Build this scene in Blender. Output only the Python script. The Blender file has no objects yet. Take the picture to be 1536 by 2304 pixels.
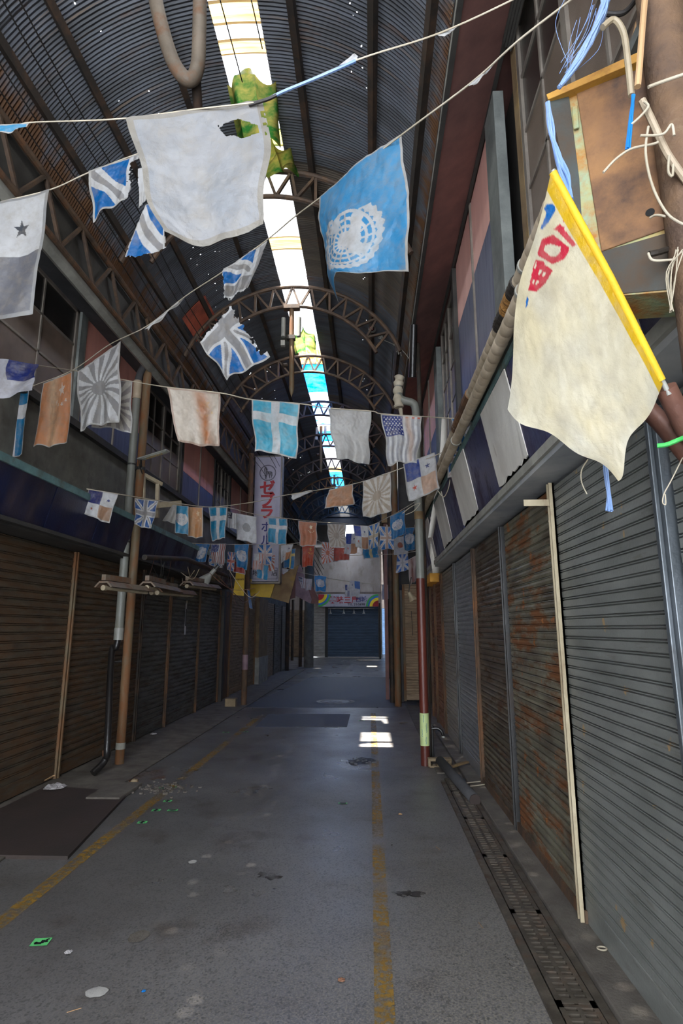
import bpy, math, random
import numpy as np
from mathutils import Vector, Matrix
random.seed(7)
PI = math.pi
col = bpy.context.scene.collection
# ------------------------------------------------------------------ camera
F = 1290.0
PITCH = math.atan(263/F); YAW = math.atan(64/F*math.cos(PITCH)); CH = 1.55
cd = bpy.data.cameras.new('camera'); cam = bpy.data.objects.new('camera', cd); col.objects.link(cam)
cd.sensor_fit = 'VERTICAL'; cd.sensor_height = 36; cd.lens = F/2304*36; cd.clip_start = .05; cd.clip_end = 200
cam.location = (0, 0, CH); cam.rotation_euler = (PI/2+PITCH, 0, YAW)
bpy.context.scene.camera = cam
# ------------------------------------------------------------------ sky, sun, exposure
world = bpy.data.worlds.new('sky'); bpy.context.scene.world = world; world.use_nodes = True
bg = world.node_tree.nodes['Background']; bg.inputs[0].default_value = (.88, .93, 1, 1); bg.inputs[1].default_value = 1.0
sd = bpy.data.lights.new('sun', 'SUN'); sun = bpy.data.objects.new('sun', sd); col.objects.link(sun)
sd.energy = 5.0; sd.angle = math.radians(.6); sd.color = (1, .95, .86)
sun.rotation_euler = Vector((1.16, .9, -6.67)).to_track_quat('-Z', 'Y').to_euler()
vs = bpy.context.scene.view_settings
vs.view_transform = 'Standard'; vs.look = 'None'; vs.gamma = 1; vs.use_curve_mapping = False; vs.exposure = 3.4
cy = bpy.context.scene.cycles
cy.use_denoising = True; cy.max_bounces = 10; cy.diffuse_bounces = 6; cy.transparent_max_bounces = 16

# ------------------------------------------------------------------ helpers
right = Vector((math.cos(YAW), math.sin(YAW), 0))
fwd = Vector((-math.sin(YAW)*math.cos(PITCH), math.cos(YAW)*math.cos(PITCH), math.sin(PITCH)))
up = right.cross(fwd)
C0 = Vector((0, 0, CH))
def ray(px, py): return right*((px-768)/F) + up*((1152-py)/F) + fwd
def aY(px, py, Y): d = ray(px, py); return C0 + d*(Y/d.y)
def aX(px, py, X): d = ray(px, py); return C0 + d*(X/d.x)
def aZ(px, py, Z=0.): d = ray(px, py); return C0 + d*((Z-CH)/d.z)
def yx(px, X):                       # Y where a vertical plane X meets the column px near the horizon
    return aX(px, 1415, X).y

M = {}
def nd(nt, t, **k):
    n = nt.nodes.new(t)
    for a, b in k.items(): setattr(n, a, b)
    return n
def noise(nt, co, scale, detail=6, rough=.6, mp=(1, 1, 1), loc=(0, 0, 0)):
    m = nd(nt, 'ShaderNodeMapping'); m.inputs['Scale'].default_value = mp; m.inputs['Location'].default_value = loc
    nt.links.new(co, m.inputs[0])
    n = nd(nt, 'ShaderNodeTexNoise'); n.inputs['Scale'].default_value = scale; n.inputs['Detail'].default_value = detail; n.inputs['Roughness'].default_value = rough
    nt.links.new(m.outputs[0], n.inputs['Vector']); return n.outputs['Fac']
def ramp(nt, fac, a, b, ca=(0, 0, 0, 1), cb=(1, 1, 1, 1)):
    r = nd(nt, 'ShaderNodeValToRGB'); r.color_ramp.elements[0].position = a; r.color_ramp.elements[1].position = b
    r.color_ramp.elements[0].color = ca; r.color_ramp.elements[1].color = cb
    nt.links.new(fac, r.inputs[0]); return r.outputs[0]
def mixc(nt, fac, a, b):
    m = nd(nt, 'ShaderNodeMix', data_type='RGBA')
    for s, v in ((m.inputs[0], fac), (m.inputs[6], a), (m.inputs[7], b)):
        if isinstance(v, bpy.types.NodeSocket): nt.links.new(v, s)
        else: s.default_value = v if not isinstance(v, tuple) else (*v[:3], 1)
    return m.outputs[2]
def newmat(name):
    m = bpy.data.materials.new(name); m.use_nodes = True; nt = m.node_tree
    b = nt.nodes['Principled BSDF']; co = nd(nt, 'ShaderNodeTexCoord').outputs['Object']; M[name] = m
    return m, nt, b, co
def lin(*c): return tuple((x/12.92 if x <= .04045 else ((x+.055)/1.055)**2.4) for x in (v/255 for v in c))
def mat(name, c1, c2=None, rust=None, amt=.5, rough=.6, metal=0., scale=4, mp=(1, 1, 1), rmp=None, bump=.2, bscale=60, rs=3, soft=.1, spec=.5, flake=None):
    m, nt, b, co = newmat(name)
    if c2 is None: c2 = tuple(x*.75 for x in c1)
    c = mixc(nt, ramp(nt, noise(nt, co, scale, mp=mp), .35, .65), c1, c2)
    if rust is not None:
        f = ramp(nt, noise(nt, co, rs, detail=9, rough=.68, mp=rmp or mp, loc=(3, 7, 1)), 1-amt-soft, 1-amt+soft)
        c = mixc(nt, f, c, rust)
        g = ramp(nt, f, 0, 1, (rough,)*3+(1,), (.85,)*3+(1,)); nt.links.new(g, b.inputs['Roughness'])
        if metal: g = ramp(nt, f, 0, 1, (metal,)*3+(1,), (0, 0, 0, 1)); nt.links.new(g, b.inputs['Metallic'])
    else:
        b.inputs['Roughness'].default_value = rough; b.inputs['Metallic'].default_value = metal
    if flake: c = mixc(nt, ramp(nt, noise(nt, co, flake[1], 4, .5, (1, 1, .7), (8, 3, 2)), flake[2], flake[2]+.015), c, flake[0])
    nt.links.new(c, b.inputs['Base Color']); b.inputs['Specular IOR Level'].default_value = spec
    if bump:
        bn = nd(nt, 'ShaderNodeBump'); bn.inputs['Strength'].default_value = bump; bn.inputs['Distance'].default_value = .01
        nt.links.new(noise(nt, co, bscale, detail=3), bn.inputs['Height']); nt.links.new(bn.outputs[0], b.inputs['Normal'])
    return m

class MB:
    def __init__(s): s.v = []; s.f = []
    def add(s, vs, fs):
        k = len(s.v); s.v += [tuple(v) for v in vs]; s.f += [tuple(i+k for i in f) for f in fs]; return s
    def box(s, x0, x1, y0, y1, z0, z1):
        return s.add([(x, y, z) for x in (x0, x1) for y in (y0, y1) for z in (z0, z1)],
                     [(0, 1, 3, 2), (4, 6, 7, 5), (0, 4, 5, 1), (2, 3, 7, 6), (0, 2, 6, 4), (1, 5, 7, 3)])
    def beam(s, a, b, w, h, upv=(0, 0, 1)):
        a = Vector(a); b = Vector(b); d = (b-a).normalized(); u = Vector(upv)
        if abs(d.dot(u)) > .99: u = Vector((0, 1, 0))
        r = d.cross(u).normalized()*w/2; u = r.cross(d).normalized()*h/2
        return s.add([p+i*r+j*u for p in (a, b) for i, j in ((-1, -1), (1, -1), (1, 1), (-1, 1))],
                     [(3, 2, 1, 0), (4, 5, 6, 7), (0, 1, 5, 4), (1, 2, 6, 5), (2, 3, 7, 6), (3, 0, 4, 7)])
    def tube(s, pts, r, n=10, cap=True):
        pts = [Vector(p) for p in pts]; k = len(pts); rr = r if isinstance(r, (list, tuple)) else [r]*k
        vs = []; ref = None
        for i, p in enumerate(pts):
            d = (pts[min(i+1, k-1)]-pts[max(i-1, 0)]).normalized()
            if ref is None: ref = Vector((0, 0, 1)) if abs(d.z) < .9 else Vector((0, 1, 0))
            a = d.cross(ref).normalized(); b = a.cross(d).normalized(); ref = b
            vs += [p+rr[i]*(a*math.cos(2*PI*j/n)+b*math.sin(2*PI*j/n)) for j in range(n)]
        fs = [(i*n+j, i*n+(j+1) % n, (i+1)*n+(j+1) % n, (i+1)*n+j) for i in range(k-1) for j in range(n)]
        if cap: fs += [tuple(range(n))[::-1], tuple(range((k-1)*n, k*n))]
        return s.add(vs, fs)
    def prism(s, poly, vec):
        vec = Vector(vec); n = len(poly); P_ = [Vector(p) for p in poly]
        return s.add(P_+[p+vec for p in P_], [tuple(range(n))[::-1], tuple(range(n, 2*n))]+[(i, (i+1) % n, n+(i+1) % n, n+i) for i in range(n)])
    def strip(s, prof, a, b):        # sweep an open profile (list of offsets) from a to b
        n = len(prof); a = Vector(a); b = Vector(b)
        return s.add([a+Vector(p) for p in prof]+[b+Vector(p) for p in prof], [(i, i+1, n+i+1, n+i) for i in range(n-1)])
    def lathe(s, base, axis, prof, n=20):
        axis = Vector(axis).normalized(); base = Vector(base)
        r = Vector((0, 0, 1)) if abs(axis.z) < .9 else Vector((1, 0, 0)); a = axis.cross(r).normalized(); b = a.cross(axis)
        vs = [base+axis*h+q*(a*math.cos(2*PI*j/n)+b*math.sin(2*PI*j/n)) for (q, h) in prof for j in range(n)]
        k = len(prof)
        return s.add(vs, [(i*n+j, i*n+(j+1) % n, (i+1)*n+(j+1) % n, (i+1)*n+j) for i in range(k-1) for j in range(n)])
    def build(s, name, m, parent=None, smooth=False, bevel=0):
        org = worg(parent)
        me = bpy.data.meshes.new(name); me.from_pydata([tuple(Vector(v)-org) for v in s.v], [], s.f); me.update()
        if smooth:
            me.polygons.foreach_set('use_smooth', [True]*len(me.polygons))
            try: me.set_sharp_from_angle(angle=math.radians(40))
            except Exception: pass
        o = bpy.data.objects.new(name, me); col.objects.link(o); me.materials.append(M[m] if isinstance(m, str) else m)
        if parent: o.parent = parent
        if bevel:
            b = o.modifiers.new('bevel', 'BEVEL'); b.width = bevel; b.segments = 2; b.limit_method = 'ANGLE'
        return o
def worg(p):
    v = Vector((0, 0, 0))
    while p is not None: v = v+p.location; p = p.parent
    return v
def tag(o, label, cat, group=None, kind=None):
    o['label'] = label; o['category'] = cat
    if group: o['group'] = group
    if kind: o['kind'] = kind
    return o
def thing(name, label, cat, loc, group=None):
    o = bpy.data.objects.new(name, None); o.empty_display_size = .1; col.objects.link(o); o.location = loc
    return tag(o, label, cat, group)
def struct(o): o['kind'] = 'structure'; return o
def copy_tree(o, delta, label=None, parent=None):
    c = o.copy(); col.objects.link(c)
    if parent is None: c.location = o.location+Vector(delta)
    else: c.parent = parent
    if label: c['label'] = label
    for ch in o.children: copy_tree(ch, delta, None, c)
    return c
def spline(pts, n=8):
    pts = [Vector(p) for p in pts]; out = []
    for i in range(len(pts)-1):
        p0 = pts[max(i-1, 0)]; p1 = pts[i]; p2 = pts[i+1]; p3 = pts[min(i+2, len(pts)-1)]
        for k in range(n):
            t = k/n
            out.append(.5*((2*p1)+(p2-p0)*t+(2*p0-5*p1+4*p2-p3)*t*t+(3*p1-p0-3*p2+p3)*t**3))
    return out+[pts[-1]]
def text(body, size, m, loc, rot, parent=None, name='lettering', ext=.004, off=0., sx=1):
    cu = bpy.data.curves.new('t', 'FONT'); cu.body = body; cu.size = size; cu.extrude = ext; cu.offset = off; cu.align_x = 'CENTER'; cu.align_y = 'CENTER'
    t = bpy.data.objects.new('t', cu); col.objects.link(t); bpy.context.view_layer.update()
    me = bpy.data.meshes.new_from_object(t.evaluated_get(bpy.context.evaluated_depsgraph_get()))
    bpy.data.objects.remove(t)
    org = worg(parent)
    mt = Matrix.Translation(Vector(loc)-org) @ rot.to_matrix().to_4x4() @ Matrix.Diagonal((sx, 1, 1, 1))
    me.transform(mt); me.materials.clear(); me.materials.append(M[m]); me.name = name
    o = bpy.data.objects.new(name, me); col.objects.link(o)
    if parent: o.parent = parent
    return o
from mathutils import Euler
FACE = Euler((PI/2, 0, 0))           # lettering that faces the camera side (-Y)

# ------------------------------------------------------------------ materials
RUST = lin(94, 66, 44); RUSTD = lin(60, 46, 36)
mat('grey_slat', lin(142, 144, 140), lin(118, 120, 116), lin(86, 78, 64), .30, .42, .2, 2.2, (1, 1, 3), (1, 1, 8), rs=1.6, flake=(lin(178, 148, 108), 10, .69))
mat('brown_slat', lin(146, 142, 122), lin(92, 80, 66), lin(120, 74, 38), .46, .34, .35, 2.5, (1, 1, 2.5), (1, 1, 4), rs=1.8, soft=.05, bscale=40, flake=(lin(176, 110, 56), 9, .66))
mat('dark_slat', lin(122, 112, 96), lin(80, 68, 58), lin(96, 64, 42), .42, .32, .4, 2.5, (1, 1, 3), (1, 1, 5), rs=2, soft=.06)
mat('silver_slat', lin(176, 178, 180), lin(150, 150, 152), lin(104, 90, 72), .30, .30, .55, 3, (1, 1, 5))
mat('beige_slat', lin(166, 162, 154), lin(140, 134, 124), lin(110, 90, 66), .32, .40, .3, 3, (1, 1, 5))
mat('orange_slat', lin(150, 108, 84), lin(122, 86, 64), lin(90, 50, 30), .4, .5, .2, 3, (1, 1, 5))
mat('tan_slat', lin(150, 128, 102), lin(116, 96, 74), lin(84, 60, 40), .36, .6, .1, 3, (1, 1, 5))
mat('blue_slat', lin(62, 82, 102), lin(48, 64, 80), lin(80, 84, 86), .3, .5, .2, 2, (1, 1, 5))
mat('sky_slat', lin(130, 165, 205), lin(110, 145, 185), rough=.5)
mat('left_rust', lin(98, 88, 72), lin(70, 60, 50), lin(90, 64, 40), .48, .5, .25, 3, (1, 1, 6), (1, 1, 7), rs=2.0)
mat('left_grey', lin(104, 104, 98), lin(76, 74, 68), lin(78, 62, 48), .40, .45, .3, 3, (1, 1, 5), (1, 1, 6), rs=2)
mat('steel_light', lin(104, 110, 116), lin(84, 90, 94), RUSTD, .36, .35, .4, 6, (1, 1, .5))
mat('steel', lin(66, 66, 66), lin(52, 52, 52), RUSTD, .38, .4, .4, 6, (1, 1, .5))
mat('ivory_channel', lin(190, 178, 150), lin(160, 146, 118), lin(110, 80, 50), .36, .6, 0, 6, (1, 1, .4), rs=5)
mat('rust_steel', lin(96, 76, 58), lin(66, 52, 42), lin(116, 76, 46), .42, .8, .1, 8, (1, 1, .4), rs=6, bump=.4)
mat('dark_steel', lin(56, 48, 42), lin(40, 36, 32), lin(84, 60, 42), .42, .7, .2, 6, rs=4)
mat('truss_steel', lin(86, 68, 54), lin(62, 50, 42), lin(104, 78, 54), .4, .7, .2, 8, rs=5)
mat('post_rust', lin(108, 96, 72), lin(84, 74, 56), lin(112, 74, 44), .5, .6, .1, 5, (1, 1, .3), (1, 1, .35), rs=6)
mat('pvc', lin(128, 130, 124), lin(106, 106, 98), lin(96, 88, 62), .34, .45, 0, 4, (1, 1, .3), rs=3)
mat('maroon_pipe', lin(98, 44, 32), lin(78, 34, 26), lin(168, 150, 128), .30, .4, 0, 5, (1, 1, .2), (3, 3, 1), rs=5, soft=.02)
mat('black_pipe', lin(34, 32, 32), lin(24, 22, 22), rough=.3)
mat('maroon_soffit', lin(128, 90, 84), lin(108, 76, 72), rough=.7, bump=.1)
mat('dark_soffit', lin(70, 70, 72), lin(54, 54, 56), rough=.85)
mat('dark_trim', lin(62, 60, 56), lin(46, 44, 42), rough=.7)
mat('grey_trim', lin(120, 124, 120), lin(88, 92, 90), rough=.7)
mat('light_trim', lin(160, 158, 148), lin(124, 122, 114), rough=.7)
mat('alu', lin(140, 132, 122), lin(112, 104, 96), rough=.5, metal=.3)
mat('pink_panel', lin(226, 158, 142), lin(204, 142, 128), lin(168, 104, 90), .3, .5, 0, 3, (1, 1, .2))
mat('pink_sunlit', lin(246, 190, 176), lin(230, 174, 160), lin(206, 140, 124), .26, .5, 0, 3, (1, 1, .2))  # paler pink for the right wall, its sunlight put into the colour
mat('navy_panel', lin(84, 90, 120), lin(66, 72, 104), lin(90, 92, 112), .36, .45, 0, 4, (1, 4, .3), rs=3)
mat('navy_sign', lin(32, 38, 70), lin(22, 26, 46), lin(54, 42, 52), .42, .3, 0, 3, (1, 1, .4), rs=3)
mat('navy_board', lin(46, 54, 96), lin(36, 38, 60), lin(62, 46, 56), .42, .35, 0, 3, (1, 1, .5), rs=4)
mat('white_board', lin(226, 222, 212), lin(196, 190, 180), lin(126, 112, 96), .28, .5, 0, 3, (1, 1, .4), (1, 3, .5), rs=3)
mat('white_soffit', lin(178, 178, 176), lin(140, 144, 148), lin(110, 96, 80), .3, .7, 0, 2, (1, 1, 1))
mat('yellow_soffit', lin(220, 160, 50), rough=.6)
mat('grey_wall', lin(110, 108, 100), lin(84, 82, 76), lin(66, 60, 54), .35, .9, 0, 3)
mat('cream_wall', lin(168, 156, 146), lin(140, 128, 120), lin(104, 90, 80), .34, .8, 0, 2, (1, 1, .5))
mat('teal_edge', lin(104, 138, 136), lin(80, 108, 108), lin(92, 76, 56), .36, .5, 0, 6)
mat('dark_glass', lin(40, 38, 36), lin(30, 28, 26), rough=.12, spec=.7, bump=.15, bscale=120)
mat('frost_glass', lin(112, 96, 84), lin(90, 76, 66), rough=.35, bump=.3, bscale=200)
mat('concrete', lin(104, 98, 90), lin(80, 74, 68), lin(66, 58, 48), .38, .85, 0, 5, rs=3, bump=.4)
mat('pipe_wrap', lin(176, 160, 138), lin(146, 130, 108), lin(120, 100, 78), .32, .65, 0, 6, rs=5)
mat('foam', lin(176, 124, 58), lin(110, 76, 38), rough=.95, bump=1, bscale=40)
mat('tape_black', lin(44, 38, 32), rough=.5)
mat('column_rust', lin(112, 86, 62), lin(78, 60, 48), lin(140, 122, 96), .36, .8, .1, 7, rs=5, bump=.5)
mat('box_rust', lin(132, 94, 56), lin(98, 68, 46), lin(66, 48, 38), .44, .75, 0, 5, rs=4, bump=.3, bscale=90)
mat('box_paint', lin(128, 150, 124), lin(150, 138, 84), lin(150, 96, 36), .46, .7, 0, 9, rs=9, bump=.3)
mat('box_teal', lin(42, 56, 56), lin(40, 42, 38), lin(66, 52, 38), .5, .6)
mat('box_yellow', lin(176, 132, 48), lin(150, 104, 38), lin(96, 60, 30), .4, .7, 0, 8, rs=6)
mat('bracket', lin(112, 76, 62), lin(86, 58, 50), lin(76, 60, 60), .36, .5, .2, 6, rs=5)
mat('rope_white', lin(184, 174, 156), lin(156, 146, 126), rough=.8)
mat('rope_blue', lin(96, 130, 186), lin(124, 146, 184), rough=.4)
mat('rope_bright', lin(20, 120, 200), rough=.4)
mat('wood_cream', lin(180, 146, 106), lin(156, 122, 86), lin(140, 108, 76), .3, .8, 0, 4, (1, 1, .3))
mat('hose', lin(150, 136, 112), rough=.5)
mat('wire', lin(34, 30, 28), rough=.6)
mat('yellow_cloth', lin(206, 168, 24), lin(190, 148, 24), rough=.7)
mat('lamp_grey', lin(150, 150, 144), lin(126, 126, 120), rough=.4)
mat('lamp_cream', lin(176, 164, 138), lin(146, 132, 108), lin(120, 96, 70), .3, .6)
mat('lens', lin(190, 194, 180), rough=.2)
mat('fixture', lin(116, 104, 90), lin(88, 78, 66), lin(110, 72, 44), .4, .6, rs=5)
mat('sign_white', lin(176, 172, 184), lin(156, 152, 164), lin(140, 128, 126), .25, .4, 0, 3, (1, 1, .5))
mat('sign_red', lin(170, 22, 32), rough=.5); mat('sign_blue', lin(30, 34, 110), rough=.5); mat('ink', lin(24, 28, 34), rough=.6)
mat('sign_yellow', lin(206, 170, 24), lin(180, 146, 24), lin(130, 106, 40), .3, .5)
mat('band_yellow', lin(240, 210, 30), rough=.5); mat('band_blue', lin(40, 110, 190), rough=.5); mat('band_green', lin(60, 170, 80), rough=.5)
mat('board_brown', lin(134, 112, 78), lin(104, 82, 56), lin(150, 120, 40), .32, .8)
mat('pinkish_board', lin(150, 124, 130), lin(120, 96, 104), rough=.6)
mat('plate', lin(58, 46, 42), lin(48, 40, 36), lin(66, 54, 44), .3, .7, 0, 2, bump=.2)
mat('grate', lin(104, 96, 86), lin(76, 70, 62), lin(88, 68, 52), .4, .5, .4, 12, rs=8)
mat('black', (.004, .004, .004), rough=.9)
mat('green_tape', lin(110, 220, 130), lin(92, 196, 112), rough=.5)
mat('pale_tape', lin(196, 214, 150), lin(180, 198, 136), rough=.5); mat('pen_blue', lin(30, 110, 150), rough=.5)
mat('white_spot', lin(190, 188, 182), lin(150, 148, 144), rough=.8)
mat('litter', lin(190, 186, 186), lin(150, 146, 146), rough=.8)
mat('asphalt_dark', lin(74, 76, 82), lin(60, 62, 68), lin(92, 92, 96), .36, .55, 0, 60, rs=90, bump=.5, bscale=200)
mat('asphalt_mid', lin(70, 70, 74), lin(58, 58, 62), lin(92, 92, 94), .38, .5, 0, 20, rs=90, bump=.5, bscale=200)
mat('block', lin(150, 132, 104), lin(118, 102, 80), rough=.9, bump=.6)
mat('red_lens', lin(110, 20, 24), rough=.2)
mat('clear_sheet_dummy', lin(200, 200, 200))

def floor_mat():
    m, nt, b, co = newmat('asphalt')
    base = mixc(nt, ramp(nt, noise(nt, co, .7, 4), .38, .62), lin(112, 110, 110), lin(92, 90, 89))
    base = mixc(nt, ramp(nt, noise(nt, co, 2.2, 6, loc=(4, 1, 0)), .55, .7), base, lin(80, 74, 70))
    sep = nd(nt, 'ShaderNodeSeparateXYZ'); nt.links.new(co, sep.inputs[0])
    # exposed pale aggregate in front and along the right, worn smoother up the street
    xm = nd(nt, 'ShaderNodeMapRange'); xm.inputs[1].default_value = -1.6; xm.inputs[2].default_value = .5; xm.inputs[3].default_value = .12; nt.links.new(sep.outputs[0], xm.inputs[0])
    yn = nd(nt, 'ShaderNodeMapRange'); yn.inputs[1].default_value = 6; yn.inputs[2].default_value = 2.4; nt.links.new(sep.outputs[1], yn.inputs[0])
    agg = nd(nt, 'ShaderNodeTexVoronoi'); agg.inputs['Scale'].default_value = 105; nt.links.new(co, agg.inputs['Vector'])
    big = ramp(nt, noise(nt, co, 100, 3), .46, .58)
    spk = nd(nt, 'ShaderNodeTexVoronoi'); spk.inputs['Scale'].default_value = 38; nt.links.new(co, spk.inputs['Vector'])
    sp = ramp(nt, spk.outputs['Distance'], .05, .12, (1, 1, 1, 1), (0, 0, 0, 1))
    mm = nd(nt, 'ShaderNodeMath', operation='MULTIPLY'); nt.links.new(yn.outputs[0], mm.inputs[0]); nt.links.new(big, mm.inputs[1]); m3 = nd(nt, 'ShaderNodeMath', operation='MULTIPLY'); nt.links.new(mm.outputs[0], m3.inputs[0]); nt.links.new(xm.outputs[0], m3.inputs[1]); mm = m3
    c = mixc(nt, mm.outputs[0], base, lin(140, 134, 122))
    vr = nd(nt, 'ShaderNodeMath', operation='MULTIPLY'); vr.inputs[1].default_value = .6; nt.links.new(ramp(nt, agg.outputs['Color'], .6, .85), vr.inputs[0])
    c = mixc(nt, vr.outputs[0], c, lin(52, 50, 50))
    s2 = nd(nt, 'ShaderNodeMath', operation='MULTIPLY'); s2.inputs[1].default_value = .35; nt.links.new(sp, s2.inputs[0])
    c = mixc(nt, s2.outputs[0], c, lin(170, 150, 120))
    nt.links.new(c, b.inputs['Base Color'])
    r = ramp(nt, noise(nt, co, 1.2, 5), .3, .7, (.24,)*3+(1,), (.46,)*3+(1,)); nt.links.new(r, b.inputs['Roughness'])
    bn = nd(nt, 'ShaderNodeBump'); bn.inputs['Strength'].default_value = .35; bn.inputs['Distance'].default_value = .004
    nt.links.new(noise(nt, co, 110, 3), bn.inputs['Height']); nt.links.new(bn.outputs[0], b.inputs['Normal'])
floor_mat()

def worn(name, c, amt, scale=30):    # paint that has worn away in spots
    m, nt, b, co = newmat(name); b.inputs['Base Color'].default_value = (*c, 1); b.inputs['Roughness'].default_value = .6
    f = ramp(nt, noise(nt, co, scale, 8, .7), amt-.06, amt+.06)
    g = ramp(nt, noise(nt, co, 2.2, 3, loc=(5, 5, 5)), .36, .58)
    x = nd(nt, 'ShaderNodeMath', operation='MULTIPLY'); nt.links.new(f, x.inputs[0]); nt.links.new(g, x.inputs[1])
    nt.links.new(x.outputs[0], b.inputs['Alpha'])
worn('yellow_paint', lin(150, 116, 44), .49); worn('white_paint', lin(180, 182, 190), .5)
worn('rust_stain', lin(120, 66, 28), .5, 6); worn('rubble_dark', lin(50, 44, 38), .42, 20); worn('oil', lin(30, 27, 24), .4, 12)
worn('dust', lin(150, 138, 120), .52, 10)

def roof_mat(name, c1, c2):
    m, nt, b, co = newmat(name)
    c = mixc(nt, ramp(nt, noise(nt, co, 2.2, 6, mp=(.6, 3, .6)), .38, .62), c1, c2)
    sep = nd(nt, 'ShaderNodeSeparateXYZ'); nt.links.new(co, sep.inputs[0])
    e = nd(nt, 'ShaderNodeMapRange'); e.inputs[1].default_value = 5.85; e.inputs[2].default_value = 5.35; e.inputs[3].default_value = 0; e.inputs[4].default_value = .42
    nt.links.new(sep.outputs[2], e.inputs[0])
    n = noise(nt, co, 3.0, 9, .7, mp=(.5, 2.2, .5))
    ad = nd(nt, 'ShaderNodeMath', operation='ADD'); nt.links.new(e.outputs[0], ad.inputs[0]); nt.links.new(n, ad.inputs[1])
    f = ramp(nt, ad.outputs[0], .56, .72); c = mixc(nt, f, c, lin(92, 64, 42))
    st = ramp(nt, noise(nt, co, 6, 4, mp=(.15, 7, .15)), .6, .72); s2 = nd(nt, 'ShaderNodeMath', operation='MULTIPLY'); s2.inputs[1].default_value = .5; nt.links.new(st, s2.inputs[0])
    c = mixc(nt, s2.outputs[0], c, lin(126, 100, 70))
    nt.links.new(c, b.inputs['Base Color']); b.inputs['Roughness'].default_value = .5; b.inputs['Metallic'].default_value = .2
    # nail holes rusted right through, in rows along the purlins
    vo = nd(nt, 'ShaderNodeTexVoronoi'); vo.inputs['Scale'].default_value = 13; nt.links.new(co, vo.inputs['Vector'])
    h = nd(nt, 'ShaderNodeMath', operation='LESS_THAN'); h.inputs[1].default_value = .085; nt.links.new(vo.outputs['Distance'], h.inputs[0])
    acc = None
    for xc in (-2.22, -1.95, -.05):
        d = nd(nt, 'ShaderNodeMath', operation='SUBTRACT'); d.inputs[1].default_value = xc; nt.links.new(sep.outputs[0], d.inputs[0])
        a = nd(nt, 'ShaderNodeMath', operation='ABSOLUTE'); nt.links.new(d.outputs[0], a.inputs[0])
        l = nd(nt, 'ShaderNodeMath', operation='LESS_THAN'); l.inputs[1].default_value = .07; nt.links.new(a.outputs[0], l.inputs[0])
        if acc is None: acc = l.outputs[0]
        else:
            s_ = nd(nt, 'ShaderNodeMath', operation='ADD'); nt.links.new(acc, s_.inputs[0]); nt.links.new(l.outputs[0], s_.inputs[1]); acc = s_.outputs[0]
    msk = nd(nt, 'ShaderNodeMath', operation='MULTIPLY'); nt.links.new(h.outputs[0], msk.inputs[0]); nt.links.new(acc, msk.inputs[1])
    cl = ramp(nt, noise(nt, co, .9, 2, loc=(9, 2, 4)), .40, .44); m2 = nd(nt, 'ShaderNodeMath', operation='MULTIPLY'); nt.links.new(msk.outputs[0], m2.inputs[0]); nt.links.new(cl, m2.inputs[1])
    inv = nd(nt, 'ShaderNodeMath', operation='SUBTRACT'); inv.inputs[0].default_value = 1; nt.links.new(m2.outputs[0], inv.inputs[1]); nt.links.new(inv.outputs[0], b.inputs['Alpha'])
roof_mat('roof_dark', lin(92, 96, 104), lin(74, 76, 80)); roof_mat('roof_warm', lin(104, 96, 86), lin(82, 76, 70))

def sheet(name, c1, c2, scale=3, mp=(1, 1, 1), tr=.8, diff=.3, gap=None):   # translucent plastic
    m, nt, b, co = newmat(name)
    nt.nodes.remove(b); out = nt.nodes['Material Output']
    c = mixc(nt, ramp(nt, noise(nt, co, scale, 7, mp=mp), .38, .62), c1, c2)
    t = nd(nt, 'ShaderNodeBsdfTranslucent'); d = nd(nt, 'ShaderNodeBsdfDiffuse'); mx = nd(nt, 'ShaderNodeMixShader'); mx.inputs[0].default_value = tr
    nt.links.new(c, t.inputs[0]); nt.links.new(c, d.inputs[0]); nt.links.new(d.outputs[0], mx.inputs[1]); nt.links.new(t.outputs[0], mx.inputs[2])
    nt.links.new(mx.outputs[0], out.inputs[0])
sheet('sheet_white', (.20, .205, .215), (.165, .17, .18)); sheet('sheet_amber', lin(120, 90, 46), lin(136, 116, 80), 6, (.3, 6, 1))
sheet('tarp_green', lin(40, 90, 40), lin(136, 126, 66), 3, (2, 3, 1)); sheet('tarp_blue', lin(0, 70, 180), lin(40, 130, 210), 5)
sheet('tarp_orange', lin(170, 84, 30), lin(190, 140, 84), 8, (4, 1, 1)); sheet('sheet_bluewhite', lin(20, 80, 180), lin(140, 148, 156), 3)

sheet('sheet_far', (.55, .60, .68), (.45, .50, .58))
# flag cloth: printed pattern stored per vertex, light shines through it
m, nt, b, co = newmat('flag_cloth')
at = nd(nt, 'ShaderNodeAttribute', attribute_name='print')
dirt = mixc(nt, ramp(nt, noise(nt, co, 14, 8, .7), .45, .75, (0, 0, 0, 1), (.5, .5, .5, 1)), at.outputs['Color'], lin(150, 140, 124))
b.inputs['Roughness'].default_value = .42; b.inputs['Specular IOR Level'].default_value = .5
nt.links.new(dirt, b.inputs['Base Color'])
bn = nd(nt, 'ShaderNodeBump'); bn.inputs['Strength'].default_value = .6; bn.inputs['Distance'].default_value = .02
nt.links.new(noise(nt, co, 13, 6), bn.inputs['Height']); nt.links.new(bn.outputs[0], b.inputs['Normal'])
tl = nd(nt, 'ShaderNodeBsdfTranslucent'); nt.links.new(dirt, tl.inputs[0]); mx = nd(nt, 'ShaderNodeMixShader'); mx.inputs[0].default_value = .42
nt.links.new(b.outputs[0], mx.inputs[1]); nt.links.new(tl.outputs[0], mx.inputs[2]); nt.links.new(mx.outputs[0], nt.nodes['Material Output'].inputs[0])

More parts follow.
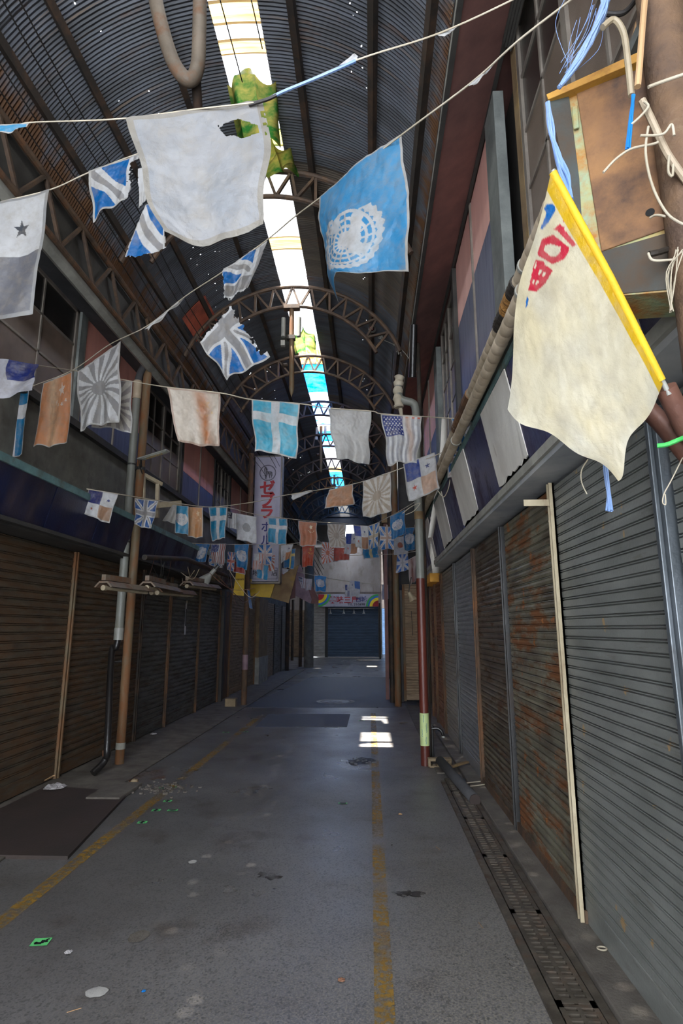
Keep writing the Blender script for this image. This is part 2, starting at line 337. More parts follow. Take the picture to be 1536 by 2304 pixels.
# ================================================================== THE SETTING
XL, XR = -3.32, 1.14            # shutter planes
YB = -3.0                       # the arcade opens here, behind the camera
XC, ZC, RR = -1.10, CH+5.12, 1.82   # ridge and radius of the arched roof
def arc(th, r=RR): return XC+r*math.sin(th), ZC-RR+r*math.cos(th)
# ground
g = MB(); g.add([(-16, -3, 0), (8, -3, 0), (8, 46, 0), (-16, 46, 0)], [(0, 1, 2, 3)]); struct(g.build('floor', 'asphalt'))
struct(MB().box(XL-.3, -2.52, YB, 23, 0, .018).build('trim_1', 'concrete', bevel=.006))
struct(MB().box(.975, XR+.3, YB, 12.6, 0, .04).build('trim_2', 'concrete', bevel=.006))
# patches of newer and darker asphalt
def ground_poly(pts, z): return [Vector((p.x, p.y, z)) for p in (aZ(a, b) for a, b in pts)]
def slab(name, pts, z, m, label=None, cat=None, world_pts=None, group=None):
    P_ = world_pts or ground_poly(pts, 0); b = MB().prism([(p[0], p[1], 0) for p in P_], (0, 0, z)); o = b.build(name, m)
    return tag(o, label, cat, group) if label else struct(o)
slab('asphalt_patch', [(573, 1636), (605, 1607), (788, 1607), (780, 1636)], .006, 'asphalt_dark', 'small dark rectangular asphalt patch in the middle of the street', 'road patch')
slab('asphalt_patch', [(548, 1592), (700, 1524), (872, 1524), (896, 1592)], .005, 'asphalt_mid', 'large blackish asphalt patch around the manhole, farther up the street', 'road patch')
# roof, in sheets between the trusses
def corr(name, m, th0, th1, y0, y1, dr=0., pitch=.034, amp=.0055, per=5, na=14, wr=0.):
    ny = max(2, int((y1-y0)/pitch*per)); th = np.linspace(th0, th1, na+1); yy = np.linspace(y0, y1, ny+1)
    r = RR+.04+dr+amp*np.sin(2*PI*yy/pitch)+wr*np.sin(yy*9)
    X = XC+np.outer(r, np.sin(th)); Z = ZC-RR+np.outer(r, np.cos(th)); Y = np.repeat(yy[:, None], na+1, 1)
    b = MB(); b.v = list(map(tuple, np.stack([X, Y, Z], -1).reshape(-1, 3).tolist())); w = na+1
    b.f = [(i*w+j, i*w+j+1, (i+1)*w+j+1, (i+1)*w+j) for i in range(ny) for j in range(na)]
    return b.build(name, m, smooth=True)
G0 = .112                           # half the angle left open for the ridge light
def ry(y): return 1.04*y-1.045         # spacing along the ridge
TY = [5.45+2.2*k for k in range(9)]
rng = random.Random(3)
ys = [YB, -1, 1.0, 3.25]+TY+[24.6]
for i in range(len(ys)-1):
    a, b = ys[i]-.03, ys[i+1]+.03
    struct(corr('ceiling', 'roof_dark', -1.22, -G0, a, b, dr=.012*(i % 2)))
    struct(corr('ceiling', 'roof_warm' if i % 3 == 1 else 'roof_dark', G0, 1.17, a, b, dr=.012*((i+1) % 2)))
red = corr('roof_patch', 'roof_dark', -.98, -.72, 7.3, 8.0, dr=-.03); M['roof_red'] = mat('roof_red', lin(170, 84, 60), lin(120, 58, 44), rough=.6)
red.data.materials.clear(); red.data.materials.append(M['roof_red']); tag(red, 'reddish corrugated sheet patched into the grey roof on the left', 'roof patch')
# ridge light sheets
segs = [(-1.87, 4.68, 'sheet_white'), (4.68, 4.86, 'sheet_amber'), (4.86, 5.0, 'sheet_white'), (5.0, 5.12, 'sheet_amber'), (5.12, 5.9, 'sheet_white'), (5.9, 6.1, 'tarp_green'),
        (6.1, 7.55, 'sheet_white'), (7.55, 7.78, 'sheet_amber'), (7.78, 7.98, 'sheet_white'), (9.05, 9.85, 'sheet_white'), (10.62, 11.2, 'tarp_orange'), (11.2, 12.5, 'tarp_blue'),
        (12.5, 13.1, 'sheet_white'), (13.1, 14.5, 'sheet_bluewhite'), (14.5, 15.0, 'sheet_white'), (15.0, 15.8, 'tarp_blue'), (15.8, 16.7, 'sheet_bluewhite'), (16.7, 18.4, 'sheet_white'), (18.4, 18.9, 'sheet_amber'), (18.9, 23.9, 'tarp_blue')]
nm = {'sheet_white': 'milky white', 'sheet_amber': 'amber-stained', 'tarp_green': 'green and yellow', 'tarp_blue': 'bright blue', 'tarp_orange': 'orange', 'sheet_bluewhite': 'blue and white'}
wh = ['at the top edge of the picture', 'just below the top edge', 'between the two foremost amber ones', 'second amber one, before the tarp', 'just before the green tarp', 'behind the big white flag',
      'long one around the first truss', 'just in front of the second truss', 'narrow, at the second truss', 'just past the second truss', 'above the third truss', 'just past the third truss',
      'at the fourth truss', 'at the fifth truss', 'short, past the fifth truss', 'before the sixth truss', 'at the sixth truss', 'between sixth and seventh truss', 'at the seventh truss', 'farthest at the arcade end']
for (a, b, mm_), w in zip([(ry(p), ry(q), r) for p, q, r in segs], wh):
    o = corr('skylight_sheet', mm_, -G0-.03, G0+.03, a-.01, b+.01, dr=.03, na=6, pitch=.07, amp=.009)
    tag(o, f'{nm[mm_]} translucent ridge sheet in the roof slot, {w}', 'skylight sheet')
# hanging torn tarps in the slot
def tarp(name, pts_rows, m, label, seed, amp=.03, n=26):
    rng = np.random.default_rng(seed); A = np.array([[list(p) for p in r] for r in pts_rows]); b = MB()
    R_, C_ = A.shape[:2]
    for i in range(n+1):
        for j in range(n+1):
            u = i/n*(R_-1); v = j/n*(C_-1); i0 = min(int(u), R_-2); j0 = min(int(v), C_-2); fu = u-i0; fv = v-j0
            p = A[i0, j0]*(1-fu)*(1-fv)+A[i0+1, j0]*fu*(1-fv)+A[i0, j0+1]*(1-fu)*fv+A[i0+1, j0+1]*fu*fv
            p = p+amp*np.array([math.sin(7*v+seed), math.sin(11*u+5*v), math.sin(9*v+4*u+seed*2)])
            b.v.append(tuple(p))
    w = n+1
    b.f = [(i*w+j, i*w+j+1, (i+1)*w+j+1, (i+1)*w+j) for i in range(n) for j in range(n)]
    o = b.build(name, m, smooth=True); return tag(o, label, 'tarp')
tarp('tarp', [[(-1.34, 4.5, 6.62), (-1.12, 4.45, 6.78), (-.86, 4.5, 6.62)], [(-1.32, 5.05, 6.45), (-1.1, 5.0, 6.6), (-.9, 5.05, 6.5)]], 'tarp_green', 'green-edged yellow tarp peaked across the roof slot above the big white flag', 1)
tarp('tarp', [[(-1.2, 5.1, 6.5), (-1.0, 5.1, 6.6), (-.78, 5.15, 6.5)], [(-1.12, 5.38, 6.4), (-.9, 5.35, 6.45), (-.72, 5.35, 6.4)]], 'tarp_green', 'crumpled pale green tarp sagging just in front of the first truss', 2)
tarp('tarp', [[(-1.34, 9.2, 6.55), (-1.1, 9.15, 6.72), (-.86, 9.2, 6.5)], [(-1.3, 9.6, 6.42), (-1.1, 9.6, 6.56), (-.9, 9.6, 6.4)]], 'tarp_green', 'peaked yellow-green tarp in the roof slot above the orange sheet', 3)

# purlins
PN = [(-1.05, 'left eave'), (-.77, 'left side, low'), (-.345, 'left side, beside the ridge slot'), (.29, 'right side, beside the ridge slot'), (.72, 'right side, halfway down'), (1.08, 'right eave')]
for th, w in PN:
    x, z = arc(th, RR+.0); n = Vector((math.sin(th), 0, math.cos(th))); r_ = MB()
    z -= .05*n.z; x -= .05*n.x; r_.beam((x, YB, z), (x, 24.6, z), .06, .06, n)
    tag(r_.build('purlin', 'dark_steel'), f'dark rusty steel purlin running the length of the roof, {w}', 'purlin', 'roof purlins')

# trusses
def truss(Y, label, rod=True):
    t = thing('arched_truss', label, 'truss', (XC, Y, arc(0)[1]), 'arched lattice trusses')
    TH = 1.2; k = 30; RT = RR-.13
    top = [Vector((arc(-TH+2*TH*i/k, RT)[0], Y, arc(-TH+2*TH*i/k, RT)[1])) for i in range(k+1)]
    TL = 1.12; RL = RR-.45; bot = [Vector((arc(-TL+2*TL*i/k, RL)[0], Y, arc(-TL+2*TL*i/k, RL)[1])) for i in range(k+1)]
    MB().tube(top, .03, 8).build('upper_chord', 'truss_steel', t, smooth=True)
    MB().tube(bot, .026, 8).build('lower_chord', 'truss_steel', t, smooth=True)
    N = 13
    for i in range(N):
        a = -1.08+2.16*i/N; b_ = -1.08+2.16*(i+1)/N; m_ = (a+b_)/2
        pa = arc(a, RL); pm = arc(m_, RT); pb = arc(b_, RL)
        MB().beam((pa[0], Y, pa[1]), (pm[0], Y, pm[1]), .03, .035, (0, 1, 0)).build('brace', 'truss_steel', t)
        MB().beam((pm[0], Y, pm[1]), (pb[0], Y, pb[1]), .03, .035, (0, 1, 0)).build('brace', 'truss_steel', t)
    return t
onames = ['first full one, crossing behind the big white flag', 'second full one, carrying the hanging lamp pole', 'third full one, just past the orange sheet', 'fourth full one, above the row of hung flags',
          'fifth full one, behind the blank white flag', 'sixth full one, beyond the zebra sign top', 'seventh full one, above the bright side slots', 'eighth full one, near the dark far end', 'last one at the far end of the arched roof']
for y, w in zip(TY, onames): truss(y, f'rusty arched lattice roof truss, {w}')

# longitudinal lattice girder on the left, one per bay between posts
def girder(x, y0, y1, zt, zb, label, grp):
    t = thing('lattice_girder', label, 'girder', (x, (y0+y1)/2, zb), grp)
    MB().tube([(x, y0, zt), (x, y1, zt)], .032, 8).build('upper_chord', 'rust_steel', t, smooth=True)
    MB().tube([(x, y0, zb), (x, y1, zb)], .028, 8).build('lower_chord', 'rust_steel', t, smooth=True)
    n = int((y1-y0)/.32)
    for i in range(n):
        a = y0+(y1-y0)*i/n; b_ = y0+(y1-y0)*(i+1)/n; p, q = ((zb, zt) if i % 2 else (zt, zb))
        MB().beam((x, a, p), (x, b_, q), .03, .03, (1, 0, 0)).build('brace', 'truss_steel', t)
    return t
for (a, b_), w in zip([(YB, 6.5), (6.5, 11.6), (11.6, 16.7), (16.7, 24)], ['nearest bay, at the top left', 'second bay, past the near left post', 'third bay, up to the zebra sign', 'farthest bay, beyond the zebra sign']):
    girder(-2.80, a+.01, b_-.01, 5.44, 4.98, f'rusty lattice girder under the left roof edge, {w}', 'left girders')

# cables under the roof
for i, (x, z, w) in enumerate([(-2.42, 5.1, 'outermost'), (-2.34, 5.15, 'second from the left'), (-2.18, 5.3, 'third from the left'), (-2.1, 5.34, 'innermost of the left bundle')]):
    pts = [(x, y, z-.05*math.sin((y-2)*1.2)**2) for y in np.linspace(2, 22, 40)]
    tag(MB().tube(pts, .005, 5).build('cable', 'wire'), f'thin black cable strung along the left of the roof, {w}', 'cable', 'roof cables')

# ------------------------------------------------------------------ left building
def quad_wall(name, m, x, y0, y1, z0, z1, t=.1, side=-1): return struct(MB().box(min(x, x+side*t), max(x, x+side*t), y0, y1, z0, z1).build(name, m))
quad_wall('wall_left', 'dark_trim', XL-.12, YB, 23, 0, 2.44, .25)
quad_wall('wall_left_upper', 'grey_wall', XL, YB, 23, 2.4, 3.80, .3)
quad_wall('wall_left_top', 'dark_trim', XL-.16, YB, 23, 3.8, 7.2, .2)
struct(MB().prism([(-2.86, YB, 5.0), (XL-.3, YB, 5.22), (XL-.3, YB, 5.3), (-2.86, YB, 5.06)], (0, 26, 0)).build('trim_3', 'dark_soffit'))
gt = MB(); gt.strip([(0, 0, .09), (-.005, 0, 0), (.05, 0, -.04), (.10, 0, 0), (.105, 0, .09)], (-2.93, YB, 4.92), (-2.93, 23, 4.92)); go_ = gt.build('gutter', 'light_trim', smooth=False)
go_.modifiers.new('s', 'SOLIDIFY').thickness = .004; tag(go_, 'pale half-round gutter along the left eave beneath the girder', 'gutter')
quad_wall('wall_left_eave', 'dark_trim', -2.85, YB, 24, 5.06, 6.3, .05)
# windows with muntins
def window(name, x, y0, y1, z0, z1, side, cols, rows, frost=.5, depth=.05, fm='alu'):
    s = side; w = bpy.data.objects.new(name, None); col.objects.link(w); w.location = (x, y0, z0); struct(w)
    def bx(a0, a1, b0, b1, c0, c1): return (min(a0, a1), max(a0, a1), b0, b1, c0, c1)
    fr = MB(); t = .05
    for q in ((y0, y1, z0, z0+t), (y0, y1, z1-t, z1), (y0, y0+t, z0, z1), (y1-t, y1, z0, z1)): fr.box(*bx(x, x-s*.05, *q))
    ym = (y0+y1)/2
    fr.box(*bx(x+s*.002, x-s*.045, ym-.035, ym+.035, z0, z1)); fr_o = fr.build('window_frame', fm, w)
    mu = MB()
    for h in range(2):
        a = (y0+t, ym-.035)[0] if h == 0 else ym+.035; b_ = ym-.035 if h == 0 else y1-t
        for i in range(1, cols): yy = a+(b_-a)*i/cols; mu.box(*bx(x-s*.008, x-s*.03, yy-.012, yy+.012, z0+t, z1-t))
        for i in range(1, rows): zz = z0+t+(z1-z0-2*t)*i/rows; mu.box(*bx(x-s*.008, x-s*.03, a, b_, zz-.012, zz+.012))
        n = rows; zf = z0+t+(z1-z0-2*t)*frost
        MB().box(*bx(x-s*.02, x-s*.024, a, b_, z0+t, zf)).build('pane', 'frost_glass', fr_o)
        MB().box(*bx(x-s*.02, x-s*.024, a, b_, zf, z1-t)).build('pane', 'dark_glass', fr_o)
    mu.build('muntin', fm, fr_o)
    return w
window('window_1', XL+.03, .4, 3.1, 3.84, 5.14, 1, 2, 3)
window('window_2', XL+.03, 3.15, 5.85, 3.84, 5.14, 1, 2, 3, .66)
window('window_3', XL+.03, 7.85, 9.5, 3.84, 5.14, 1, 2, 3)
window('window_4', XL+.03, 11.75, 13.0, 3.84, 5.14, 1, 2, 3)
window('window_5', XL+.03, 15.3, 17.0, 3.84, 5.14, 1, 2, 3)
struct(MB().box(XL, XL+.07, .5, 23, 3.76, 3.84).build('trim_4', 'dark_trim'))
for i, (y0, y1) in enumerate([(5.85, 5.97), (7.75, 7.85), (9.5, 9.6), (11.65, 11.75), (13.0, 13.1), (15.2, 15.3)]):
    struct(MB().box(XL, XL+.06, y0, y1, 3.84, 5.16).build(f'trim_{5+i}', 'grey_trim' if i == 0 else 'dark_trim'))
def panel(x, y0, y1, z0, zs, z1, side, n, label):
    t = thing('shutter_panel', label, 'panel', (x, y0, z0)); s = side; a, b_ = min(x, x-s*.03), max(x, x-s*.03)
    for i in range(n):
        p = y0+(y1-y0)*i/n; q = y0+(y1-y0)*(i+1)/n
        MB().box(a, b_, p+.012, q-.012, zs, z1).build('upper_sheet', 'pink_sunlit' if side < 0 else 'pink_panel', t)
        MB().box(a, b_, p+.012, q-.012, z0, zs-.004).build('lower_sheet', 'navy_panel', t)
        MB().box(min(x, x+s*.02), max(x, x+s*.02), p-.012, p+.012, z0, z1).build('seam_strip', 'alu', t)
    return t
panel(XL+.04, 5.98, 7.75, 3.84, 4.3, 5.14, 1, 2, 'pink and navy shutter box between the two nearest left windows')
panel(XL+.04, 9.6, 11.65, 3.84, 4.3, 5.14, 1, 2, 'pink and navy shutter box with glinting top, left wall, behind the rust-streaked white flag')
panel(XL+.04, 13.1, 15.2, 3.84, 4.3, 5.14, 1, 2, 'pink and navy shutter box on the left wall just behind the zebra sign')
# canopy signboard on the left
struct(MB().box(XL-.1, -3.02, YB, 12.6, 2.40, 2.46).build('trim_11', 'dark_trim'))
tag(MB().box(-3.0, -2.90, YB, 12.6, 2.86, 2.93).build('flashing', 'teal_edge'), 'verdigris teal metal flashing along the top of the left navy signboard', 'flashing')
struct(MB().prism([(-2.94, YB, 2.9), (XL, YB, 2.98), (XL, YB, 2.94), (-2.94, YB, 2.86)], (0, 15.6, 0)).build('trim_12', 'dark_soffit'))
sb = thing('signboard', 'long dark navy shop signboard above the left shutters', 'signboard', (-2.95, 6, 2.45))
yy = YB
for w in (1.8, 1.7, 1.6, 1.5, 1.5, .93, .9, .9, .9, .9, .9, .9, .9, .6):
    MB().prism([(-2.92, yy+.008, 2.86), (-3.02, yy+.008, 2.46), (-3.05, yy+.008, 2.46), (-2.95, yy+.008, 2.86)], (0, w-.016, 0)).build('board_panel', 'navy_sign', sb)
    yy += w
MB().beam((-3.0, YB, 2.44), (-3.0, 12.6, 2.44), .06, .035).build('bottom_rail', 'dark_trim', sb)

# ------------------------------------------------------------------ right building
quad_wall('wall_right', 'dark_trim', XR+.12, YB, 12.6, 0, 2.5, .25, 1)
quad_wall('wall_right_upper', 'grey_wall', 1.08, YB, 12.6, 2.5, 3.42, .3, 1)
quad_wall('wall_right_top', 'dark_trim', 1.20, YB, 12.6, 3.4, 7.4, .2, 1)
struct(MB().prism([(.64, YB, 5.52), (1.25, YB, 5.86), (1.25, YB, 5.96), (.64, YB, 5.62)], (0, 15.9, 0)).build('trim_13', 'maroon_soffit'))
struct(MB().box(.60, .64, YB, 12.9, 5.50, 5.66).build('trim_14', 'dark_trim'))
for z in (5.505, 5.65): struct(MB().tube([(.597, YB, z), (.597, 12.9, z)], .006, 6).build('trim_15', 'light_trim'))
struct(MB().box(1.0, 1.03, .5, 10.5, 5.70, 5.80).build('trim_16', 'dark_trim'))
quad_wall('wall_right_eave', 'dark_trim', .70, YB, 24, 5.75, 6.5, .05, 1)
window('window_6', 1.06, .2, 1.65, 3.46, 5.74, -1, 2, 5, .62)
window('window_7', 1.06, 1.7, 3.36, 3.46, 5.74, -1, 2, 5, .62)
window('window_8', 1.06, 6.22, 7.7, 3.46, 5.74, -1, 2, 5, .62)
window('window_9', 1.06, 10.3, 11.8, 3.46, 5.74, -1, 2, 5, .62)
for k in range(4): struct(MB().box(.985+k*.016, .998+k*.016, YB, 3.4, 5.64-.02*k, 5.67-.02*k).build('trim_17', 'dark_trim'))
struct(MB().box(1.06, 1.09, 3.37, 3.48, 3.46, 5.74).build('trim_18', 'board_brown'))
struct(MB().box(.98, 1.06, 3.72, 4.04, 3.46, 5.60).build('trim_19', 'grey_trim', bevel=.004))
struct(MB().box(1.0, 1.08, 7.8, 8.12, 3.46, 5.60).build('trim_20', 'grey_trim', bevel=.004))
struct(MB().box(1.0, 1.08, 6.08, 6.2, 3.46, 5.70).build('trim_21', 'dark_trim'))
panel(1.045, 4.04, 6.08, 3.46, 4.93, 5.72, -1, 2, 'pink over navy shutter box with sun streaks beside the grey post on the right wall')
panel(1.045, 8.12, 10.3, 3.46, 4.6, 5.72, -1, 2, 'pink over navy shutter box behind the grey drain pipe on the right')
# tilted striped board and its soffit
bt, bb = (.85, 3.12), (.96, 2.52)
br = thing('striped_board', 'navy and peeling white striped shop board over the right shutters', 'signboard', (.95, 5, 2.5))
stripes = [(1.72, 2.04, 'navy'), (2.04, 2.65, 'white'), (2.65, 3.50, 'navy'), (3.50, 4.27, 'white'), (4.27, 5.1, 'navy'), (5.1, 5.9, 'white'), (5.9, 6.7, 'navy'), (6.7, 7.45, 'white'), (7.45, 8.3, 'navy'), (8.3, 9.0, 'white'), (9.0, 10.5, 'navy')]
for y0, y1, c_ in stripes:
    off = .012 if c_ == 'white' else 0
    y0 -= .17; y1 -= .17; P0 = [(bt[0]-off, 3.12), (bb[0]-off, 2.52 if c_ == 'navy' else 2.545)]
    n = 14; b = MB(); rr_ = random.Random(int(y0*100))
    edge = [(P0[1][0], y0+(y1-y0)*i/n, P0[1][1]+(rr_.uniform(0, .035) if c_ == 'white' else 0)) for i in range(n+1)]
    poly = [(P0[0][0], y1, P0[0][1]), (P0[0][0], y0, P0[0][1])]+edge
    b.prism(poly, (.012 if c_ == 'navy' else .008, 0, .0)); b.build('stripe_panel' if c_ == 'navy' else 'painted_strip', 'navy_board' if c_ == 'navy' else 'white_board', br)
MB().box(.94, .985, 1.55, 10.5, 2.47, 2.525).build('bottom_rail', 'light_trim', br)
MB().beam((.86, 1.75, 3.15), (.86, 10.5, 3.15), .05, .05).build('top_rail', 'teal_edge', br)
struct(MB().box(.96, XR+.2, 1.3, 10.5, 2.44, 2.475).build('trim_22', 'white_soffit'))
struct(MB().box(.87, 1.1, YB, 12, 3.40, 3.44).build('trim_23', 'grey_trim'))
# peeled white strips hanging off the board
for i, (px, py, qx, qy, Y, w) in enumerate([(1000, 940, 972, 1210, 7.3, .10), (975, 1170, 985, 1290, 8.4, .16), (1128, 840, 1115, 985, 4.05, .09), (993, 1120, 975, 1190, 7.9, .14)]):
    a = aY(px, py, Y); b_ = aY(qx, qy, Y+.05); n = 10; v = MB(); rr_ = random.Random(i)
    for k in range(n+1):
        t = k/n; p = a.lerp(b_, t)+Vector((.03*math.sin(t*4+i), -.02-.04*math.sin(t*3), 0)); ww = w*(.5+.5*math.sin(t*2.6+.4))*(1+.2*rr_.random())
        v.v += [(p.x-ww/2, p.y, p.z), (p.x+ww/2, p.y+.05, p.z+.01)]
    v.f = [(2*k, 2*k+1, 2*k+3, 2*k+2) for k in range(n)]
    o = v.build('peeled_strip', 'wood_cream' if i == 2 else 'white_board', smooth=True); o.modifiers.new('s', 'SOLIDIFY').thickness = .004
    tag(o, ['long curled white strip hanging beside the grey drain pipe', 'ragged white strip peeling low at the far end of the striped board', 'cream wooden strip dangling beneath the wrapped pipes right of the flags', 'short torn white strip near the far end of the striped board'][i], 'peeled strip')
tag(MB().box(.98, 1.14, 9.4, 10.5, 2.30, 2.44).build('canopy_end', 'yellow_soffit'), 'yellow-orange canopy end above the orange shutters on the right', 'canopy')

# wrapped pipes along the right wall
def wrapped(x, z, y0, y1, label, gaps=()):
    t = thing('wrapped_pipe', label, 'pipe', (x, (y0+y1)/2, z), 'wrapped pipes')
    pts = []; rad = []; yv = y0
    while yv < y1:
        pts += [(x, yv, z), (x, yv+.012, z), (x, yv+.105, z)]; rad += [.036, .0425, .0405]; yv += .11
    MB().tube(pts, rad, 18).build('wrapping', 'pipe_wrap', t, smooth=True)
    for g0, g1, m_ in gaps:
        q = []; rd = []; rr_ = random.Random(5)
        for k in range(14): q.append((x, g0+(g1-g0)*k/13, z)); rd.append(.046+.008*rr_.random())
        MB().tube(q, rd, 14).build('exposed_lagging', m_, t, smooth=False)
    for k in (0, 1):
        yk = 2.6+k*2.3; MB().tube([(x, yk, z), (x, yk+.02, z)], .048, 18).build('clamp', 'light_trim', t)
    return t
wrapped(.80, 3.33, 1.95, 9.2, 'upper cream cloth-wrapped pipe with torn foam on the right wall', [(3.02, 3.2, 'tape_black'), (2.86, 3.02, 'foam'), (2.74, 2.87, 'tape_black'), (4.2, 5.0, 'box_rust')])
wrapped(.78, 3.19, 1.9, 9.2, 'lower cream cloth-wrapped pipe on the right wall, nearer the street')
rr_ = random.Random(1)

# far end
fw = 33.0
struct(MB().box(-9, -3.3, fw, fw+.2, 0, 6.5).build('wall_far_left', 'cream_wall'))
struct(MB().box(-3.3, .68, fw+.06, fw+.25, 2.8, 6.2).build('wall_far', 'cream_wall'))
struct(MB().box(-3.3, 5, fw+3.2, fw+3.4, 0, 6.5).build('wall_far_right', 'cream_wall'))
struct(MB().box(.50, .68, fw-.1, fw+.2, 0, 2.8).build('trim_24', 'light_trim'))
struct(MB().box(-2.5, -2.4, fw-.05, fw+.2, 0, 2.8).build('trim_25', 'dark_trim'))
struct(MB().box(-16, -1.75, 24.55, 40, 6.35, 6.45).build('ceiling', 'dark_soffit')); struct(MB().box(-.65, 8, 24.55, 40, 6.35, 6.45).build('ceiling', 'dark_soffit'))
struct(MB().box(-1.75, -.65, 24.55, 25.6, 6.35, 6.45).build('ceiling', 'dark_soffit')); struct(MB().box(-1.75, -.65, 33, 40, 6.35, 6.45).build('ceiling', 'dark_soffit'))
tag(MB().box(-1.75, -.65, 25.6, 29.2, 6.38, 6.40).build('skylight_sheet', 'sheet_far'), 'pale flat translucent sheet added for light in the ceiling before the end shop, nearer one', 'skylight sheet')  # slot and its two sheets added to raise the light at the far end
tag(MB().box(-1.75, -.65, 29.3, 33, 6.38, 6.40).build('skylight_sheet', 'sheet_far'), 'pale flat translucent sheet added for light in the ceiling before the end shop, farther one', 'skylight sheet')
struct(MB().box(-16, -2.85, 22.9, 24.6, 6.35, 6.45).build('ceiling', 'dark_soffit')); struct(MB().box(.62, 8, 12.9, 24.6, 7.2, 7.3).build('ceiling', 'dark_soffit'))
struct(MB().box(-3.2, 1.0, 24.62, 24.7, 6.0, 6.9).build('wall_gable', 'dark_trim'))
struct(MB().box(-7.8, XL, 23, 23.2, 0, 6.3).build('wall_left_end', 'cream_wall'))
struct(MB().box(-16, -8.9, 20, 36, 0, 6.4).build('wall_side_street', 'cream_wall'))
struct(MB().box(-3.6, XL-.05, 12.6, 23, 2.4, 2.9).build('trim_26', 'dark_trim'))
# right side past the near row: steps out toward the street
struct(MB().box(1.35, 1.6, 12.6, 33, 0, 6.6).build('wall_right_far', 'cream_wall'))
struct(MB().box(.68, 1.4, 12.75, 12.9, 2.5, 7.2).build('wall_right_step', 'dark_trim'))
struct(MB().box(.72, 1.3, 12.9, 26, 2.4, 7.2).build('wall_right_far_upper', 'dark_trim'))

# ================================================================== ROLLER SHUTTERS
def shutter(m, label, a, b, z0=.06, z1=2.4, pitch=.08, style='flat', group=None, holes=None, rail_m='steel', rails=(1, 1), normal=None, box=False, rail_w=.05, rail_d=.05):
    """a,b = (x,y) ends of the curtain; normal = horizontal vector towards the street"""
    a = Vector((a[0], a[1], 0)); b = Vector((b[0], b[1], 0)); N = Vector((*normal, 0)).normalized(); D = (b-a).normalized()
    t = thing('roller_shutter', label, 'roller shutter', ((a.x+b.x)/2, (a.y+b.y)/2, z0), group)
    prof = []; z = z0+.10
    while z < z1-.001:
        p = pitch
        if style == 'flat': q = [(0, 0), (.05, .013), (.70, .014), (.75, .001), (.80, .003), (.84, .013), (.91, .013), (.95, 0)]
        else: q = [(0, 0), (.07, .012), (.45, .017), (.80, .012), (.86, .019), (.92, .017), (.95, 0)]
        prof += [N*d+Vector((0, 0, min(z+f*p, z1))) for f, d in q]; z += p
    MB().strip(prof, a, b).build('curtain', m, t)
    bb_ = MB(); L = (b-a).length
    pts = [a+N*.016, b+N*.016, b-N*.01, a-N*.01]
    bb_.prism([(p.x, p.y, z0-.03) for p in pts], (0, 0, .13)); bb_.build('bottom_bar', m, t, bevel=.004)
    for k, on in enumerate(rails):
        if not on: continue
        c_ = a if k == 0 else b; s = -1 if k == 0 else 1
        c0 = c_+D*s*rail_w*.25; r_ = MB(); hw = rail_w/2
        for (o0, o1, e0, e1) in ((-hw, hw, -.02, rail_d*.7), (-hw*.35, hw*.35, rail_d*.7, rail_d)):
            P_ = [c0+D*o0+N*e0, c0+D*o1+N*e0, c0+D*o1+N*e1, c0+D*o0+N*e1]
            r_.prism([(p.x, p.y, z0-.05) for p in P_], (0, 0, z1-z0+.05))
        r_.build('guide_rail', rail_m, t, bevel=.004)
    if holes:
        h0, h1, cols_ = holes; zz = h1; row = 0
        h = MB()
        while zz > h0:
            for i in range(cols_):
                f = (i+.25+.5*(row % 2))/cols_
                if f > .97: continue
                c_ = a.lerp(b, f); q = [c_+D*-.022+N*.011, c_+D*.022+N*.011, c_+D*.022+N*.0125, c_+D*-.022+N*.0125]
                h.prism([(p.x, p.y, zz) for p in q], (0, 0, .028))
            zz -= pitch; row += 1
        h.build('letter_slots', 'black', t)
    return t
def RS(m, label, y0, y1, **k): return shutter(m, label, (XR, y0), (XR, y1), normal=(-1, 0), **k)
RS('grey_slat', 'grey roller shutter at the right edge of the picture, beyond the tall frame post', .6, 2.12, pitch=.054, rails=(1, 0))
RS('grey_slat', 'wide grey-green roller shutter with flaked paint, nearest full one on the right', 2.2, 3.45, pitch=.054, rails=(1, 0), rail_w=.075, rail_d=.06, rail_m='steel_light')
RS('brown_slat', 'rust-streaked brown roller shutter beside the ivory channel post', 3.5, 4.78, pitch=.049, style='round', rails=(0, 0))
RS('dark_slat', 'dark brown roller shutter with a thin steel centre rail at its near side, right row', 4.86, 6.15, pitch=.052, style='round', rails=(1, 0), rail_w=.03)
RS('silver_slat', 'shiny silver roller shutter, fourth along the right row', 6.22, 7.55, pitch=.055, style='round', rail_w=.034, rails=(1, 0), rail_m='rust_steel')
RS('beige_slat', 'dull silver-beige roller shutter between the silver and orange ones, right row', 7.62, 8.95, pitch=.055, style='round', rail_w=.03, rails=(1, 0))
RS('orange_slat', 'orange-brown roller shutter behind the maroon pipe, right row', 9.02, 9.95, pitch=.055, style='round', rails=(1, 0), rail_m='rust_steel')
RS('orange_slat', 'narrow orange-brown roller shutter, farthest of the right row', 10.02, 10.7, pitch=.055, style='round', rails=(1, 1), rail_m='rust_steel')
ch = thing('channel_post', 'ivory painted steel channel post with a bent lug at the top, right row', 'post', (XR-.02, 3.46, 0))
cb = MB()
for (x0, x1, y0, y1) in ((XR-.05, XR-.02, 3.435, 3.445), (XR-.05, XR-.02, 3.475, 3.485), (XR-.03, XR-.02, 3.435, 3.485)): cb.box(x0, x1, y0, y1, .0, 2.42)
cb.build('channel', 'ivory_channel', ch)
lug = MB().box(XR-.20, XR-.03, 3.45, 3.456, 2.28, 2.32); lug.build('lug', 'ivory_channel', ch)
tag(MB().box(XR-.03, XR+.02, 3.42, 6.2, .03, .10).build('sill', 'rust_steel'), 'rusty steel sill under the brown shutters on the right', 'sill')
